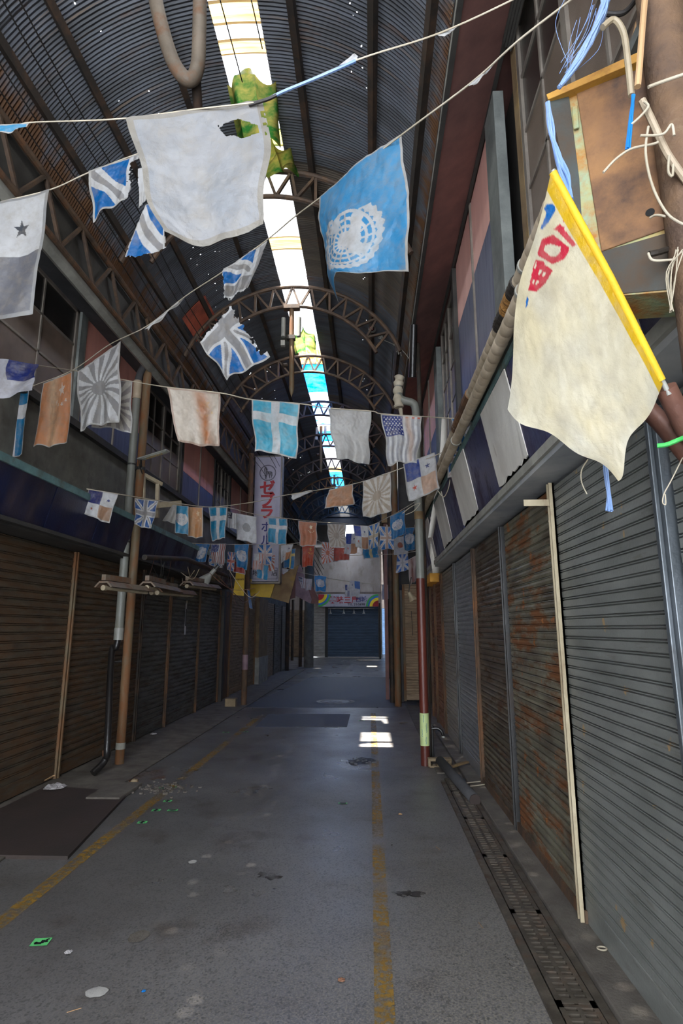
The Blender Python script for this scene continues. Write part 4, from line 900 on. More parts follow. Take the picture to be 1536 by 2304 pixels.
q = aY(812, 1349, YS-.02); text('西城', .31, 'sign_blue', q, FACE, rs, off=.006, ext=.003)
q = aY(801, 1360, YS-.02); text('TEL 21-5698', .19, 'ink', q, FACE, rs, off=.003, ext=.003)
q = aY(758, 1342, YS-.02); text('うま', .1, 'ink', q, FACE, rs, ext=.003)
bar = MB().tube([aY(738, 1369, YS), aY(842, 1369, YS)], .02, 8).build('lamp_rail', 'alu', rs)
for k, px in enumerate((743, 773, 796, 818)):
    q = aY(px, 1377, YS-.02); s = thing('spot_lamp', ['first', 'second', 'third', 'fourth'][k]+' from the left of the four small white spot lamps beneath the rainbow sign', 'lamp', q, 'spot lamps under the shop sign')
    MB().lathe(q, (0, 0, -1), [(.001, -.08), (.03, -.08), (.03, .0), (.085, .09), (.08, .09), (.02, 0)], 14).build('shade', 'lamp_grey', s, smooth=True)
    MB().tube([q+Vector((0, 0, .08)), q+Vector((0, 0, .17))], .012, 6).build('stem', 'lamp_grey', s)
tag(MB().box(-2.9, .62, fw-.05, fw+.08, 3.6, 5.9).build('blank_sign_wall', 'cream_wall', bevel=.01), 'blank mauve-grey facade panel above the rainbow sign', 'facade panel')

# ================================================================== GROUND DETAILS
def line(x, y0, y1, w, label, m='yellow_paint'):
    n = 20; b = MB(); 
    for i in range(n+1):
        yv = y0+(y1-y0)*i/n; b.v += [(x-w/2, yv, .0035), (x+w/2, yv, .0035)]
    b.f = [(2*i, 2*i+1, 2*i+3, 2*i+2) for i in range(n)]
    return tag(b.build('road_line', m), label, 'road marking')
line(.045, 2.2, 11.3, .085, 'worn yellow line running up the street right of centre')
line(-2.0, 2.2, 11.0, .10, 'faded yellow line along the left side of the street')
# steel cover plate on the left
P_ = [aZ(140, 1775), aZ(291, 1786), aZ(152, 1935), aZ(-20, 1940)]; P_ = [(-3.22, P_[0].y), (P_[1].x, P_[1].y), (P_[2].x, P_[2].y), (-3.22, P_[2].y)]
o = slab('cover_plate', None, .024, 'plate', 'large flat brown steel plate laid on the ground at left', 'plate', world_pts=P_); o.location.z = .036 if False else 0
tag(MB().prism([(-3.3, 2.0, .0), (-3.1, 2.0, 0), (-3.1, 3.8, 0), (-3.3, 3.8, 0)], (0, 0, .03)).build('kerb_strip', 'plate'), 'dark strip of pavement along the near left shutters', 'kerb')
tag(MB().box(-2.62, -2.3, 5.55, 6.1, 0, .04).build('broken_slab', 'concrete', bevel=.01), 'broken concrete slab at the foot of the left post', 'slab')
# drain grating on the right
GX0, GX1 = .765, .925
y = 2.0; gi = 0; gl_ = ['nearest the camera', 'second up', 'third up', 'fourth up, meeting the fallen pipe', 'fifth up', 'farthest, reaching the concrete block']
while gi < 6:
    y1 = y+(.80 if gi < 5 else .5); t = thing('drain_grate', f'rusty slotted steel drain grate beside the right kerb, {gl_[gi]}', 'drain grate', ((GX0+GX1)/2, y, 0), 'drain grates')
    fr = MB(); fr.box(GX0, GX0+.022, y, y1-.008, 0, .018); fr.box(GX1-.022, GX1, y, y1-.008, 0, .018); fr.box(GX0, GX1, y, y+.02, 0, .018); fr.box(GX0, GX1, y1-.028, y1-.008, 0, .018)
    fr.box((GX0+GX1)/2-.009, (GX0+GX1)/2+.009, y, y1-.008, 0, .017)
    yy = y+.02
    while yy < y1-.04: fr.box(GX0, GX1, yy, yy+.020, 0, .016); yy += .042
    fr.build('grating', 'grate', t)
    MB().box(GX0+.01, GX1-.01, y, y1-.008, 0, .004).build('drain_bed', 'black', t)
    y = y1; gi += 1
for x0_, x1_, w in ((GX0-.05, GX0-.006, 'street'), (GX1+.006, GX1+.045, 'kerb')):
    tag(MB().box(x0_, x1_, 2.0, 6.4, 0, .016).build('grate_frame', 'grate'), f'steel edging rail of the drain on the {w} side', 'drain frame')
tag(MB().box(GX0-.05, GX1+.045, 6.75, 12.4, 0, .012).build('gutter_cover', 'concrete'), 'flat concrete gutter cover beyond the maroon pipe', 'gutter cover')
# hole in the road, manhole ring, spots
def blob(name, cx, cy, rx, ry, z, m, label, cat, n=28, j=.25, seed=0, group=None):
    rr_ = random.Random(seed); ph = [rr_.uniform(0, 6.28) for _ in range(4)]
    v = []
    for i in range(n):
        a = 2*PI*i/n; r = 1+j*(.5*math.sin(2*a+ph[0])+.35*math.sin(5*a+ph[1])+.25*math.sin(9*a+ph[2])); v.append((cx+rx*r*math.cos(a), cy+ry*r*math.sin(a), 0))
    return tag(MB().add([(a_, b_, z) for a_, b_, _ in v]+[(cx, cy, z)], [(i, (i+1) % n, n) for i in range(n)]).build(name, m), label, cat, group)
q = aZ(812, 1713); blob('pothole', q.x, q.y, .15, .16, .005, 'tape_black', 'ragged dark pothole with broken asphalt at the yellow line', 'pothole', seed=2, j=.5)
rr_ = random.Random(4)
pb = MB()
for i in range(26):
    a = rr_.uniform(0, 6.28); r = rr_.uniform(.02, .2); cx, cy_ = q.x+r*math.cos(a), q.y+r*math.sin(a); s = rr_.uniform(.006, .018); pb.box(cx-s, cx+s, cy_-s, cy_+s, 0, s*1.2)
o = pb.build('asphalt_crumbs', 'rubble_solid' if 'rubble_solid' in M else 'asphalt_dark'); tag(o, 'crumbs of broken asphalt around the pothole', 'rubble', kind='stuff')
q = aZ(755, 1579)
mh = MB()
for r0, r1 in ((.42, .34), (.30, .02)):
    n = 48; k0 = len(mh.v)
    for i in range(n): a = 2*PI*i/n; mh.v += [(q.x+r0*math.cos(a), q.y+r0*math.sin(a), .009 if r0 > .4 else .0075), (q.x+r1*math.cos(a), q.y+r1*math.sin(a), .009 if r0 > .4 else .0075)]
    mh.f += [(k0+2*i, k0+2*i+1, k0+(2*i+3) % (2*n), k0+(2*i+2) % (2*n)) for i in range(n)]
mt_ = thing('manhole_cover', 'round manhole cover ringed by pale concrete in the middle of the street', 'manhole', (q.x, q.y, 0))
a1 = MB(); a1.v = mh.v[:96]; a1.f = mh.f[:48]; a1.build('concrete_ring', 'light_trim', mt_); a2 = MB(); a2.v = mh.v[96:]; a2.f = [tuple(i-96 for i in f) for f in mh.f[48:]]; a2.build('lid', 'steel', mt_)
for i, (px, py, rx, ry, w) in enumerate([(433, 1940, .028, .03, 'small bright white round spot on the asphalt, left of centre'), (217, 2234, .045, .04, 'pale round smudge near the bottom left'), (312, 2108, .05, .06, 'faint grey smudge on the near asphalt')]):
    q = aZ(px, py); blob('paint_spot', q.x, q.y, rx, ry, .0035, 'white_spot' if i < 2 else 'concrete', w, 'spot', seed=i, j=.12)
for i, (px, py) in enumerate([(640, 1664), (647, 1656), (634, 1674), (668, 1637), (655, 1645)]):
    q = aZ(px, py); blob('paint_spot', q.x, q.y, .03, .04, .0035, 'white_paint', 'tiny pale dash in the row of spots left of centre', 'spot', seed=i, j=.1, group='row of pale dashes')
for i, (px, py, w) in enumerate([(920, 1985+27, 'black oil stain right of the yellow line'), (605, 1972, 'brown stain in the middle of the near asphalt')]):
    q = aZ(px, py); blob('oil_stain', q.x, q.y, .07, .05, .003, 'rubble_dark', w, 'stain', seed=8+i, j=.6)
q = aZ(310, 1750); blob('rust_stain', q.x+.0, q.y+.1, .22, .3, .003, 'rust_stain', 'orange rust stain spreading from the foot of the left post', 'stain', seed=3, j=.4)
q = aZ(360, 1772); rb_ = MB(); rr_ = random.Random(9)
for i in range(110):
    cx = q.x+rr_.gauss(0, .16); cy_ = q.y+rr_.gauss(0, .12); s = rr_.uniform(.006, .02); k = [(cx+s*rr_.uniform(.6, 1.3)*math.cos(a), cy_+s*rr_.uniform(.6, 1.3)*math.sin(a), 0) for a in (0, 1.2, 2.5, 3.8, 5)]
    rb_.prism(k, (0, 0, s*rr_.uniform(.5, 1.1)))
tag(rb_.build('gravel', 'concrete'), 'loose gravel and broken asphalt beside the left slab', 'gravel', kind='stuff')
q = aZ(302, 1764); tag(MB().lathe((q.x, q.y, .0), (0, 0, 1), [(.001, .0), (.035, .0), (.042, .02), (.03, .045), (.001, .052)], 9).build('stone', 'block', smooth=True), 'small pale stone beside the gravel on the left', 'stone')
# green tape markers with printed signs
def marker(px, py, w, l, rot, label, kind):
    q = aZ(px, py); t = thing('tape_marker', label, 'tape marker', (q.x, q.y, 0), 'green ground markers')
    c, s = math.cos(rot), math.sin(rot)
    def tr(a, b, z): return (q.x+a*c-b*s, q.y+a*s+b*c, z)
    b = MB(); b.add([tr(-w/2, -l/2, .004), tr(w/2, -l/2, .004), tr(w/2, l/2, .004), tr(-w/2, l/2, .004)], [(0, 1, 2, 3)]); b.build('tape', 'green_tape', t)
    i_ = MB()
    def st(a0, b0, a1, b1, w_): i_.beam(tr(a0*w, b0*l, .0046), tr(a1*w, b1*l, .0046), w_, .001)
    if kind == 'arrow': st(-.3, -.2, .1, -.2, .018); st(.1, -.2, .1, .2, .018); st(-.3, -.2, -.2, -.02, .014); st(.28, -.1, .28, .3, .01); st(.28, .3, .4, .3, .01); st(.28, 0, .4, 0, .01)
    elif kind == 'cross': st(-.02, -.5, -.02, .5, .02); st(-.25, -.15, -.25, .2, .014); st(.2, -.15, .2, .2, .014)
    else: st(-.36, -.3, .36, -.3, .01); st(-.36, .25, .36, .25, .01); st(-.2, -.1, .25, .15, .014)
    i_.build('printed_mark', 'ink', t)
    return t
marker(92, 2121, .085, .075, .15, 'bright green tape marker with a black arrow, alone at the near left', 'arrow')
marker(365, 1773, .085, .05, .1, 'green tape marker on the left yellow line, farthest row left', 'bar'); marker(402, 1772, .075, .05, .1, 'green tape marker right of the yellow line, farthest row right', 'cross')
marker(377, 1803, .075, .06, .1, 'green tape marker alone between the front and back rows', 'cross')
marker(351, 1824, .075, .06, .1, 'green tape marker with black cross, middle row left', 'cross'); marker(388, 1824, .09, .05, .1, 'green tape marker with a black bar, middle row right', 'bar')
marker(320, 1851, .075, .06, .15, 'green tape marker, frontmost of the cluster', 'cross')
marker(771, 1808, .08, .035, 0, 'pale green tape marker just left of the yellow centre line', 'bar'); marker(595, 1624, .07, .08, 0, 'green tape marker on the corner of the dark asphalt patch', 'cross')
marker(508, 1648, .1, .06, 0, 'faint green marker left of the far dark patch, on the yellow line', 'bar'); marker(553, 1647, .07, .06, 0, 'faint green marker between the yellow line and the row of dashes', 'cross')
marker(813, 1622, .1, .05, 0, 'faint green marker left of the sunlit patch', 'bar')
# concrete block, fallen pipe, boards, brick
q = aZ(985, 1722)
blk = thing('concrete_block', 'broken hollow concrete block at the foot of the maroon pipe', 'block', (q.x, q.y, 0))
bw = MB(); X_, Y_ = rb.x+.02, rb.y-.13
for (a0, a1) in ((0, .03), (.10, .15), (.22, .27)): bw.box(X_+a0, X_+a1, Y_, Y_+.10, .0, .09)
bw.box(X_, X_+.27, Y_, Y_+.10, 0, .022); bw.box(X_, X_+.27, Y_, Y_+.10, .07, .10); bw.build('block_body', 'block', blk, bevel=.008)
A_ = aZ(990, 1712, .10); B_ = aZ(1068, 1800, .05)
hp = thing('fallen_pipe', 'split grey half-pipe lying across the drain by the right kerb', 'pipe', (B_.x, B_.y, 0))
d = (B_-A_).normalized(); s = d.cross(Vector((0, 0, 1))).normalized(); v = MB(); n = 12
for t_ in (0, 1):
    for k in range(n+1):
        a = PI*1.25*k/n-.125*PI; p = (A_ if t_ == 0 else B_); v.v.append(tuple(p+s*.045*math.cos(a)+Vector((0, 0, .045*math.sin(a)))))
v.f = [(k, k+1, n+2+k, n+1+k) for k in range(n)]; o = v.build('half_pipe', 'dark_soffit', hp, smooth=True); o.modifiers.new('s', 'SOLIDIFY').thickness = .006
MB().tube([B_-d*.06, B_+d*.01], .05, 16).build('collar', 'plate', hp, smooth=True)
q0 = aZ(1000, 1730, .05); q1 = aZ(1052, 1714, .08)
tag(MB().beam(q0, q1, .05, .02).build('wood_scrap', 'board_brown', bevel=.004), 'splintered brown board behind the fallen half-pipe', 'board')
c_ = [aZ(1026, 1768, .05), aZ(1040, 1763, .05), aZ(1098, 1757, .055), aZ(1094, 1764, .055), aZ(1050, 1770, .05), aZ(1028, 1771, .05)]
tag(MB().tube(spline(c_, 6), .006, 6).build('loose_wire', 'rope_white', smooth=True), 'loop of white wire lying under the fallen half-pipe', 'wire')
q = aZ(1354, 2136, .045); c_ = [q+Vector((.022*math.cos(a), .016*math.sin(a), .004)) for a in np.linspace(0, 2*PI, 20)]
tag(MB().tube(c_, .004, 6).build('wire_ring', 'rope_white', smooth=True), 'small white ring lying on the right kerb near the camera', 'ring')
q = aZ(516, 1592); tag(MB().box(q.x-.1, q.x+.12, q.y, q.y+.18, 0, .17).build('concrete_brick', 'block', bevel=.012), 'small concrete block standing beside the second left post', 'block')
# litter
def crumple(px, py, r, m, label, seed, z=0, cat='litter'):
    q = aZ(px, py, z); rr_ = random.Random(seed); v = MB(); n = 9
    for i in range(n+1):
        for j in range(n+1):
            u = i/n-.5; w = j/n-.5; rad = 1-.5*(u*u+w*w)
            v.v.append((q.x+2*r*u*rad+rr_.uniform(-.15, .15)*r, q.y+2*r*w*rad+rr_.uniform(-.15, .15)*r, z+.004+r*.7*max(0, .6-(u*u+w*w)*2.2)*rr_.uniform(.3, 1)))
    v.f = [(i*(n+1)+j, i*(n+1)+j+1, (i+1)*(n+1)+j+1, (i+1)*(n+1)+j) for i in range(n) for j in range(n)]
    return tag(v.build('crumpled_paper', m, smooth=False), label, cat)
crumple(124, 1772, .10, 'litter', 'crumpled white plastic bag by the left shutter rail', 1, .03)
crumple(345, 1652, .05, 'litter', 'small crumpled paper on the left kerb strip', 2, .035)
crumple(154, 2144, .02, 'litter', 'tiny white scrap right of the lone green marker', 3); crumple(900, 1833, .02, 'wood_cream', 'dry leaf scrap right of the centre line', 4); crumple(768, 2207, .018, 'orange_slat', 'small orange leaf at the bottom centre', 5)
crumple(323, 2232, .010, 'rope_bright', 'tiny blue fleck at the bottom left', 6)
for i, (px, py, qx, qy, w) in enumerate([(150, 2278, 183, 2268, 'thin straw at the bottom left'), (1076, 2075, 1086, 2088, 'thin straw left of the drain'), (980, 1905, 990, 1912, 'pale straw right of the centre line')]):
    tag(MB().tube([aZ(px, py, .003), aZ(qx, qy, .003)], .0015, 5).build('straw', 'wood_cream'), w, 'straw')
a = aZ(102, 1756, .06); b_ = aZ(121, 1745, .16); tag(MB().beam(a, b_, .02, .01).build('wood_stick', 'wood_cream'), 'short stick leaning by the left shutter rail', 'stick')

# ================================================================== FLAGS ON STRINGS
def vnoise(u, v, f, seed):
    rng = np.random.default_rng(seed); n = 64; G = rng.random((n, n))
    x = (u*f) % (n-1); y = (v*f) % (n-1); i = x.astype(int); j = y.astype(int); a = x-i; b = y-j; a = a*a*(3-2*a); b = b*b*(3-2*b)
    return (G[i, j]*(1-a)*(1-b)+G[i+1, j]*a*(1-b)+G[i, j+1]*(1-a)*b+G[i+1, j+1]*a*b)
def fbm(u, v, f, seed): return .5*vnoise(u, v, f, seed)+.3*vnoise(u, v, f*2.3, seed+1)+.2*vnoise(u, v, f*5.1, seed+2)
BLUE, WHITE, GREY, TAN, ORG = lin(0, 104, 176), lin(214, 214, 214), lin(150, 148, 148), lin(196, 150, 116), lin(214, 132, 76)
CYAN = lin(30, 150, 200); NAVY = lin(34, 50, 120); RED = lin(206, 70, 48); PALE = lin(196, 190, 178)
def setc(c, m, k): c[m] = k
def star(u, v, cu, cv, R, rot=0, asp=1.):
    x = u-cu; y = (v-cv)*asp; r = np.hypot(x, y); a = (np.arctan2(x, -y)+rot) % (2*PI/5); a = np.abs(a-PI/5)  # 0 at inner notch, pi/5 at tip
    r0 = .40*R; A = PI/5; b = A-a      # b: 0 at tip
    # edge between (R,0) and (r0 cosA, r0 sinA)
    x0, y0, x1, y1 = R, 0., r0*math.cos(A), r0*math.sin(A)
    px, py = r*np.cos(b), r*np.sin(b)
    return (x1-x0)*(py-y0)-(y1-y0)*(px-x0) >= 0
def p_union(u, v, o):
    if 'win' in o: a_, b_, c_, d_ = o['win']; u = a_+(b_-a_)*u; v = c_+(d_-c_)*v
    c = np.empty(u.shape+(3,)); c[:] = o.get('base', BLUE); X = u-.5; Y = v-.5
    d = np.minimum(abs(X-Y), abs(X+Y))/1.414; w = o.get('w', .8)
    setc(c, d < .085*w, WHITE); setc(c, d < .030*w, o.get('red', GREY))
    m = np.minimum(abs(X), abs(Y)*1.0); setc(c, m < .135*w, WHITE); setc(c, m < .085*w, o.get('red', GREY)); return c
def p_rays(u, v, o):
    c = np.empty(u.shape+(3,)); c[:] = o.get('bg', WHITE); cu, cv = o.get('c', (.5, .5)); a = np.arctan2((v-cv)*o.get('asp', 1.2), u-cu)
    setc(c, np.sin(16*a+o.get('ph', 0)) > 0, o.get('ray', GREY)); setc(c, np.hypot(u-cu, (v-cv)*o.get('asp', 1.2)) < .17, o.get('ray', GREY)); return c
def p_disc(u, v, o):
    c = np.empty(u.shape+(3,)); c[:] = WHITE; setc(c, np.hypot(u-.5, (v-.48)*1.25) < .22, o.get('disc', GREY)); return c
def p_us(u, v, o):
    c = np.empty(u.shape+(3,)); c[:] = o.get('stripe', GREY); setc(c, np.floor(u*13) % 2 == 0, WHITE) if o.get('inv') else setc(c, np.floor(u*13) % 2 == 1, WHITE)
    if o.get('top') is not None: setc(c, (v < .03) & (u > .55) & (np.floor(u*13) % 2 == 0), o['top'])
    k = (u < .54) & (v < .42); setc(c, k, o.get('canton', NAVY))
    for i in range(9):
        for j in range(6 if i % 2 == 0 else 5):
            setc(c, star(u, v, .05+(j+(0 if i % 2 == 0 else .5))*.09, .03+i*.044, .026, asp=1.1) & k, WHITE)
    return c
def p_panama(u, v, o):
    c = np.empty(u.shape+(3,)); c[:] = WHITE; tl = (u < .5) & (v < .5); brr = (u >= .5) & (v >= .5)
    a, b_ = (tl, brr) if not o.get('flip') else ((u >= .5) & (v < .5), (u < .5) & (v >= .5))
    setc(c, a, o.get('blue', NAVY)); setc(c, b_, o.get('tan', TAN))
    s1, s2 = ((.75, .25), (.25, .72)) if not o.get('flip') else ((.25, .25), (.75, .75))
    setc(c, star(u, v, *s1, .085, asp=1.0), o.get('star1', NAVY)); setc(c, star(u, v, *s2, .085, asp=1.), o.get('star2', RED)); return c
def p_nordic(u, v, o):
    c = np.empty(u.shape+(3,)); c[:] = o.get('base', CYAN); w = o.get('w', .085); cu, cv = o.get('c', (.5, .33))
    setc(c, (abs(u-cu) < w) | (abs(v-cv) < w*.9), o.get('cross', WHITE)); return c
def p_china(u, v, o):
    c = np.empty(u.shape+(3,)); c[:] = o.get('base', ORG); k = o.get('star', lin(240, 226, 190))
    setc(c, star(u, v, .7, .2, .12, .2), k)
    for a, b_ in ((.55, .36), (.63, .42), (.75, .43), (.86, .38)): setc(c, star(u, v, a, b_, .045, .5), k)
    return c
def p_un(u, v, o):
    c = np.empty(u.shape+(3,)); c[:] = o.get('base', lin(20, 124, 190)); cu, cv = o.get('c', (.5, .47)); s = o.get('s', 1.)
    x = (u-cu)/s; y = (v-cv)*o.get('asp', 1.1)/s; r = np.hypot(x, y); a = np.arctan2(y, x); k = WHITE; t = o.get('t', .008)
    inn = r < .235; m = np.zeros(u.shape, bool)
    for q in (.235, .18, .125, .07): m |= (abs(r-q) < t)
    for q in range(8): m |= inn & (abs(np.sin(a-q*PI/8))*r < t*.7)
    land = inn & (vnoise(u+1, v+1, 9/s, 5) > .56); m |= land
    wr = (abs(r-.285) < .030*(1+.3*np.sin(a*30))) & (y > -.22); m |= wr
    setc(c, m, k); return c
def p_plain(u, v, o):
    c = np.empty(u.shape+(3,)); c[:] = o.get('base', PALE); return c
def p_pent(u, v, o): return p_plain(u, v, o)
PAT = dict(union=p_union, rays=p_rays, disc=p_disc, us=p_us, panama=p_panama, nordic=p_nordic, china=p_china, un=p_un, plain=p_plain)
def flag(kind, q, Y, label, group=None, o=None, amp=.05, seed=0, waves=2.2, torn=0., cut=None, margin=.035, fade=.0, fadec=None, name='bunting_flag', streak=None, category='flag', paint=None, sag=0, mcol=None, maxres=1.5):
    """q: TL,TR,BR,BL corners (or 3x3 grid) at distance Y"""
    o = o or {}
    if len(q) == 4:
        g_ = [[q[0], q[1]], [q[3], q[2]]]
    else: g_ = [q[0:3], q[3:6], q[6:9]]
    def pt(p):
        yv = p[2] if len(p) > 2 else Y
        return np.array(aY(p[0], p[1], yv))
    K = np.array([[pt(p) for p in r] for r in g_]); PX = np.array([[[p[0], p[1]] for p in r] for r in g_], float)
    wpx = np.hypot(*(PX[0, -1]-PX[0, 0])); hpx = np.hypot(*(PX[-1, 0]-PX[0, 0]))
    nu = int(max(24, min(220, wpx/maxres+10))); nv = int(max(24, min(240, hpx/maxres+10)))
    u, v = np.meshgrid(np.linspace(0, 1, nu+1), np.linspace(0, 1, nv+1))
    def ev(A):
        if A.shape[0] == 2: return (A[0, 0]*((1-u)*(1-v))[..., None]+A[0, 1]*(u*(1-v))[..., None]+A[1, 1]*(u*v)[..., None]+A[1, 0]*((1-u)*v)[..., None])
        def L(t): return [2*(t-.5)*(t-1), -4*t*(t-1), 2*t*(t-.5)]
        Lu, Lv = L(u), L(v); return sum(A[i, j]*(Lv[i]*Lu[j])[..., None] for i in range(3) for j in range(3))
    P3 = ev(K); W = np.linalg.norm(K[0, -1]-K[0, 0]); rng = np.random.default_rng(seed+77)
    ph = rng.random(4)*6.28; env = v**.8
    wv = amp*W*(np.sin(waves*2*PI*u*(.8+.2*v)+ph[0]+1.2*v)*.6+np.sin(waves*PI*1.7*u+ph[1]-2*v)*.4)*(.25+env)
    wv += amp*.5*W*(fbm(u, v, 4, seed)-.5)*2
    nrm = np.cross(K[0, -1]-K[0, 0], K[-1, 0]-K[0, 0]); nrm = nrm/np.linalg.norm(nrm)
    P3 = P3+wv[..., None]*nrm
    # wandering side and bottom edges
    eu = K[0, -1]-K[0, 0]; evv = K[-1, 0]-K[0, 0]
    P3 = P3+((.025*np.sin(3.1*v*2+ph[2])+.012*np.sin(9*v+ph[3]))*np.sin(PI*np.clip(v, 0, 1)*.9))[..., None]*eu
    P3 = P3+((.03*np.sin(4.5*u+ph[1])+.014*np.sin(12*u+ph[0]))*v)[..., None]*evv
    if sag: P3[..., 2] -= sag*np.sin(PI*u)*(1-v)
    mu, mv = margin, margin*W/max(np.linalg.norm(evv), .01)
    uu = np.clip((u-mu)/(1-2*mu), 0, 1); vv = np.clip((v-mv)/(1-2*mv), 0, 1)
    c = paint(u, v, P3) if paint else PAT[kind](uu, vv, o)
    if streak is not None:
        cu, w_, k, st = streak; f = np.exp(-((u-cu-.15*(v-.5))/w_)**2)*st*(.5+.7*fbm(u*2, v*.7, 5, seed+9)); f = np.clip(f, 0, 1)[..., None]; c = c*(1-f)+np.array(k)*f
    if fade: 
        f = np.clip((fbm(u, v, 3, seed+4)-.4)*2.2, 0, 1)*fade; c = c*(1-f[..., None])+np.array(fadec or WHITE)*f[..., None]
    edge = (u < mu) | (u > 1-mu) | (v > 1-mv) | (v < mv*.7)
    if not paint: c[edge] = mcol or lin(190, 188, 184)
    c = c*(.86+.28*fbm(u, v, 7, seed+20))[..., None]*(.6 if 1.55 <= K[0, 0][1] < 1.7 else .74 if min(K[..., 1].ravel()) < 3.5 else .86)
    keep = np.ones(u.shape, bool)
    if torn:
        n1 = vnoise(u*1., v, 11, seed+31); n2 = vnoise(u, v, 27, seed+32); e = torn*(n1*.7+n2*.5)
        keep &= (v < 1-e) & (u > e*.6) & (u < 1-e*.6)
    if cut is not None: keep &= ~cut(u, v, vnoise(u, v, 16, seed+3)*.6+vnoise(u, v, 40, seed+8)*.4)
    V = P3.reshape(-1, 3); w = nu+1; idx = np.arange((nu+1)*(nv+1)).reshape(nv+1, nu+1)
    fk = keep[:-1, :-1] & keep[1:, :-1] & keep[:-1, 1:] & keep[1:, 1:]
    F_ = np.stack([idx[:-1, :-1], idx[1:, :-1], idx[1:, 1:], idx[:-1, 1:]], -1)[fk]
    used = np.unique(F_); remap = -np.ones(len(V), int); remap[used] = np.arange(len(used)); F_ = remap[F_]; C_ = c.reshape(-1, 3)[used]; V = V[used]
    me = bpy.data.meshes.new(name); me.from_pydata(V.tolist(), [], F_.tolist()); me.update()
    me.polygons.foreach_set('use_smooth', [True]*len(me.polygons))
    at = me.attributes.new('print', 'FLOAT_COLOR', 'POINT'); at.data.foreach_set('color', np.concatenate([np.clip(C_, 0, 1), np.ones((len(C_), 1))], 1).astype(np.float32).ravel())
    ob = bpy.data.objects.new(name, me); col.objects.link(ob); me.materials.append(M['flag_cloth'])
    return tag(ob, label, category, group)
def string(pts, r, label, m='rope_white'):
    P_ = [aY(*p) for p in pts]; return tag(MB().tube(spline(P_, 6), r, 6).build('bunting_string', m, smooth=True), label, 'string')
GA, GB = 'flags strung nearest the camera', 'flags on the middle strings'
GC = 'small flags on the far strings'

# nearest string
string([(-600, 300, 2.3), (-60, 290, 1.9), (65, 276, 1.8), (180, 272, 1.7), (285, 266, 1.62), (440, 246, 1.58), (590, 228, 1.56), (620, 214, 1.55), (800, 136, 1.5), (985, 76, 1.45), (1160, -4, 1.4), (1240, -50, 1.38)], .0026, 'nearest white string, rising from the left edge to the top of the picture')
string([(605, 222, 1.555), (640, 205, 1.545), (720, 172, 1.52), (800, 137, 1.50)], .0055, 'blue twisted ribbon on the nearest string right of the big white flag', 'rope_blue')
string([(560, 236, 1.57), (600, 224, 1.556), (622, 214, 1.55)], .006, 'dark knot of cord at the corner of the big white flag', 'wire')
flag('plain', [(283, 266), (440, 244), (590, 226), (322, 400), (455, 390), (608, 372), (374, 530), (490, 536), (596, 516)], 1.58, 'big torn translucent white flag hanging nearest the camera, top left', GA,
     dict(base=lin(186, 186, 188)), amp=.03, seed=3, waves=1.1, fade=.5, fadec=lin(150, 160, 172), margin=.05, mcol=lin(170, 164, 154),
     cut=lambda u, v, n: (((u-.80)**2/.022+(v-.20-.25*(u-.8))**2/.0045) < .35+1.3*n) & (u < .93) | ((u > .97) & (v > .1) & (v < .3) & (n > .5)))
flag('plain', [(0-40, 282), (66, 277), (42, 295), (-40, 305)], 1.8, 'blue flag edge at the left end of the nearest string', GA, dict(base=CYAN), amp=.03, seed=4)
flag('plain', [(978, 78), (1027, 62), (1022, 66), (1000, 82)], 1.45, 'small white scrap on the nearest string, right of the ribbon', 'flag scraps', dict(base=WHITE), amp=.02, seed=5, name='flag_scrap', category='flag scrap')
flag('plain', [(762, 148), (805, 133), (803, 122), (794, 121)], 1.5, 'white scrap standing up at the end of the blue ribbon', 'flag scraps', dict(base=WHITE), amp=.02, seed=6, name='flag_scrap', category='flag scrap')
# second string, left
string([(-330, 500, 3.0), (-60, 475, 3.0), (0, 455, 3.0), (115, 426, 3.0), (200, 388, 3.0), (310, 346, 3.0), (370, 330, 3.0)], .004, 'second string, carrying the grey panama flag and the torn union flag at top left')
flag('panama', [(-110, 485), (113, 427), (72, 712), (-130, 716)], 3.0, 'grey-white quartered flag with a dark star cut by the left edge', GA, dict(blue=lin(60, 110, 150), tan=lin(120, 120, 126), star1=lin(60, 66, 76), star2=GREY), amp=.035, seed=7, mcol=lin(160, 160, 160))
flag('union', [(199, 384), (314, 346), (296, 440), (206, 496)], 2.95, 'torn blue and white union flag piece left of the big white flag', GA, dict(win=(.04, .46, .04, .38), w=.8), amp=.04, seed=8, margin=.05,
     cut=lambda u, v, n: (u > .80+.2*n) & (v > .12))
flag('plain', [(308, 380), (338, 372), (330, 460), (312, 474)], 2.9, 'ragged white strip beside the big white flag', 'flag scraps', dict(base=WHITE), amp=.05, seed=9, torn=.12, name='flag_scrap', category='flag scrap')
flag('union', [(325, 462), (372, 440), (376, 560), (275, 590), ], 2.9, 'lower torn piece of blue and white union flag behind the big white flag', GA, dict(win=(.10, .40, .02, .40), w=.8), amp=.04, seed=10, margin=.05, torn=.05)
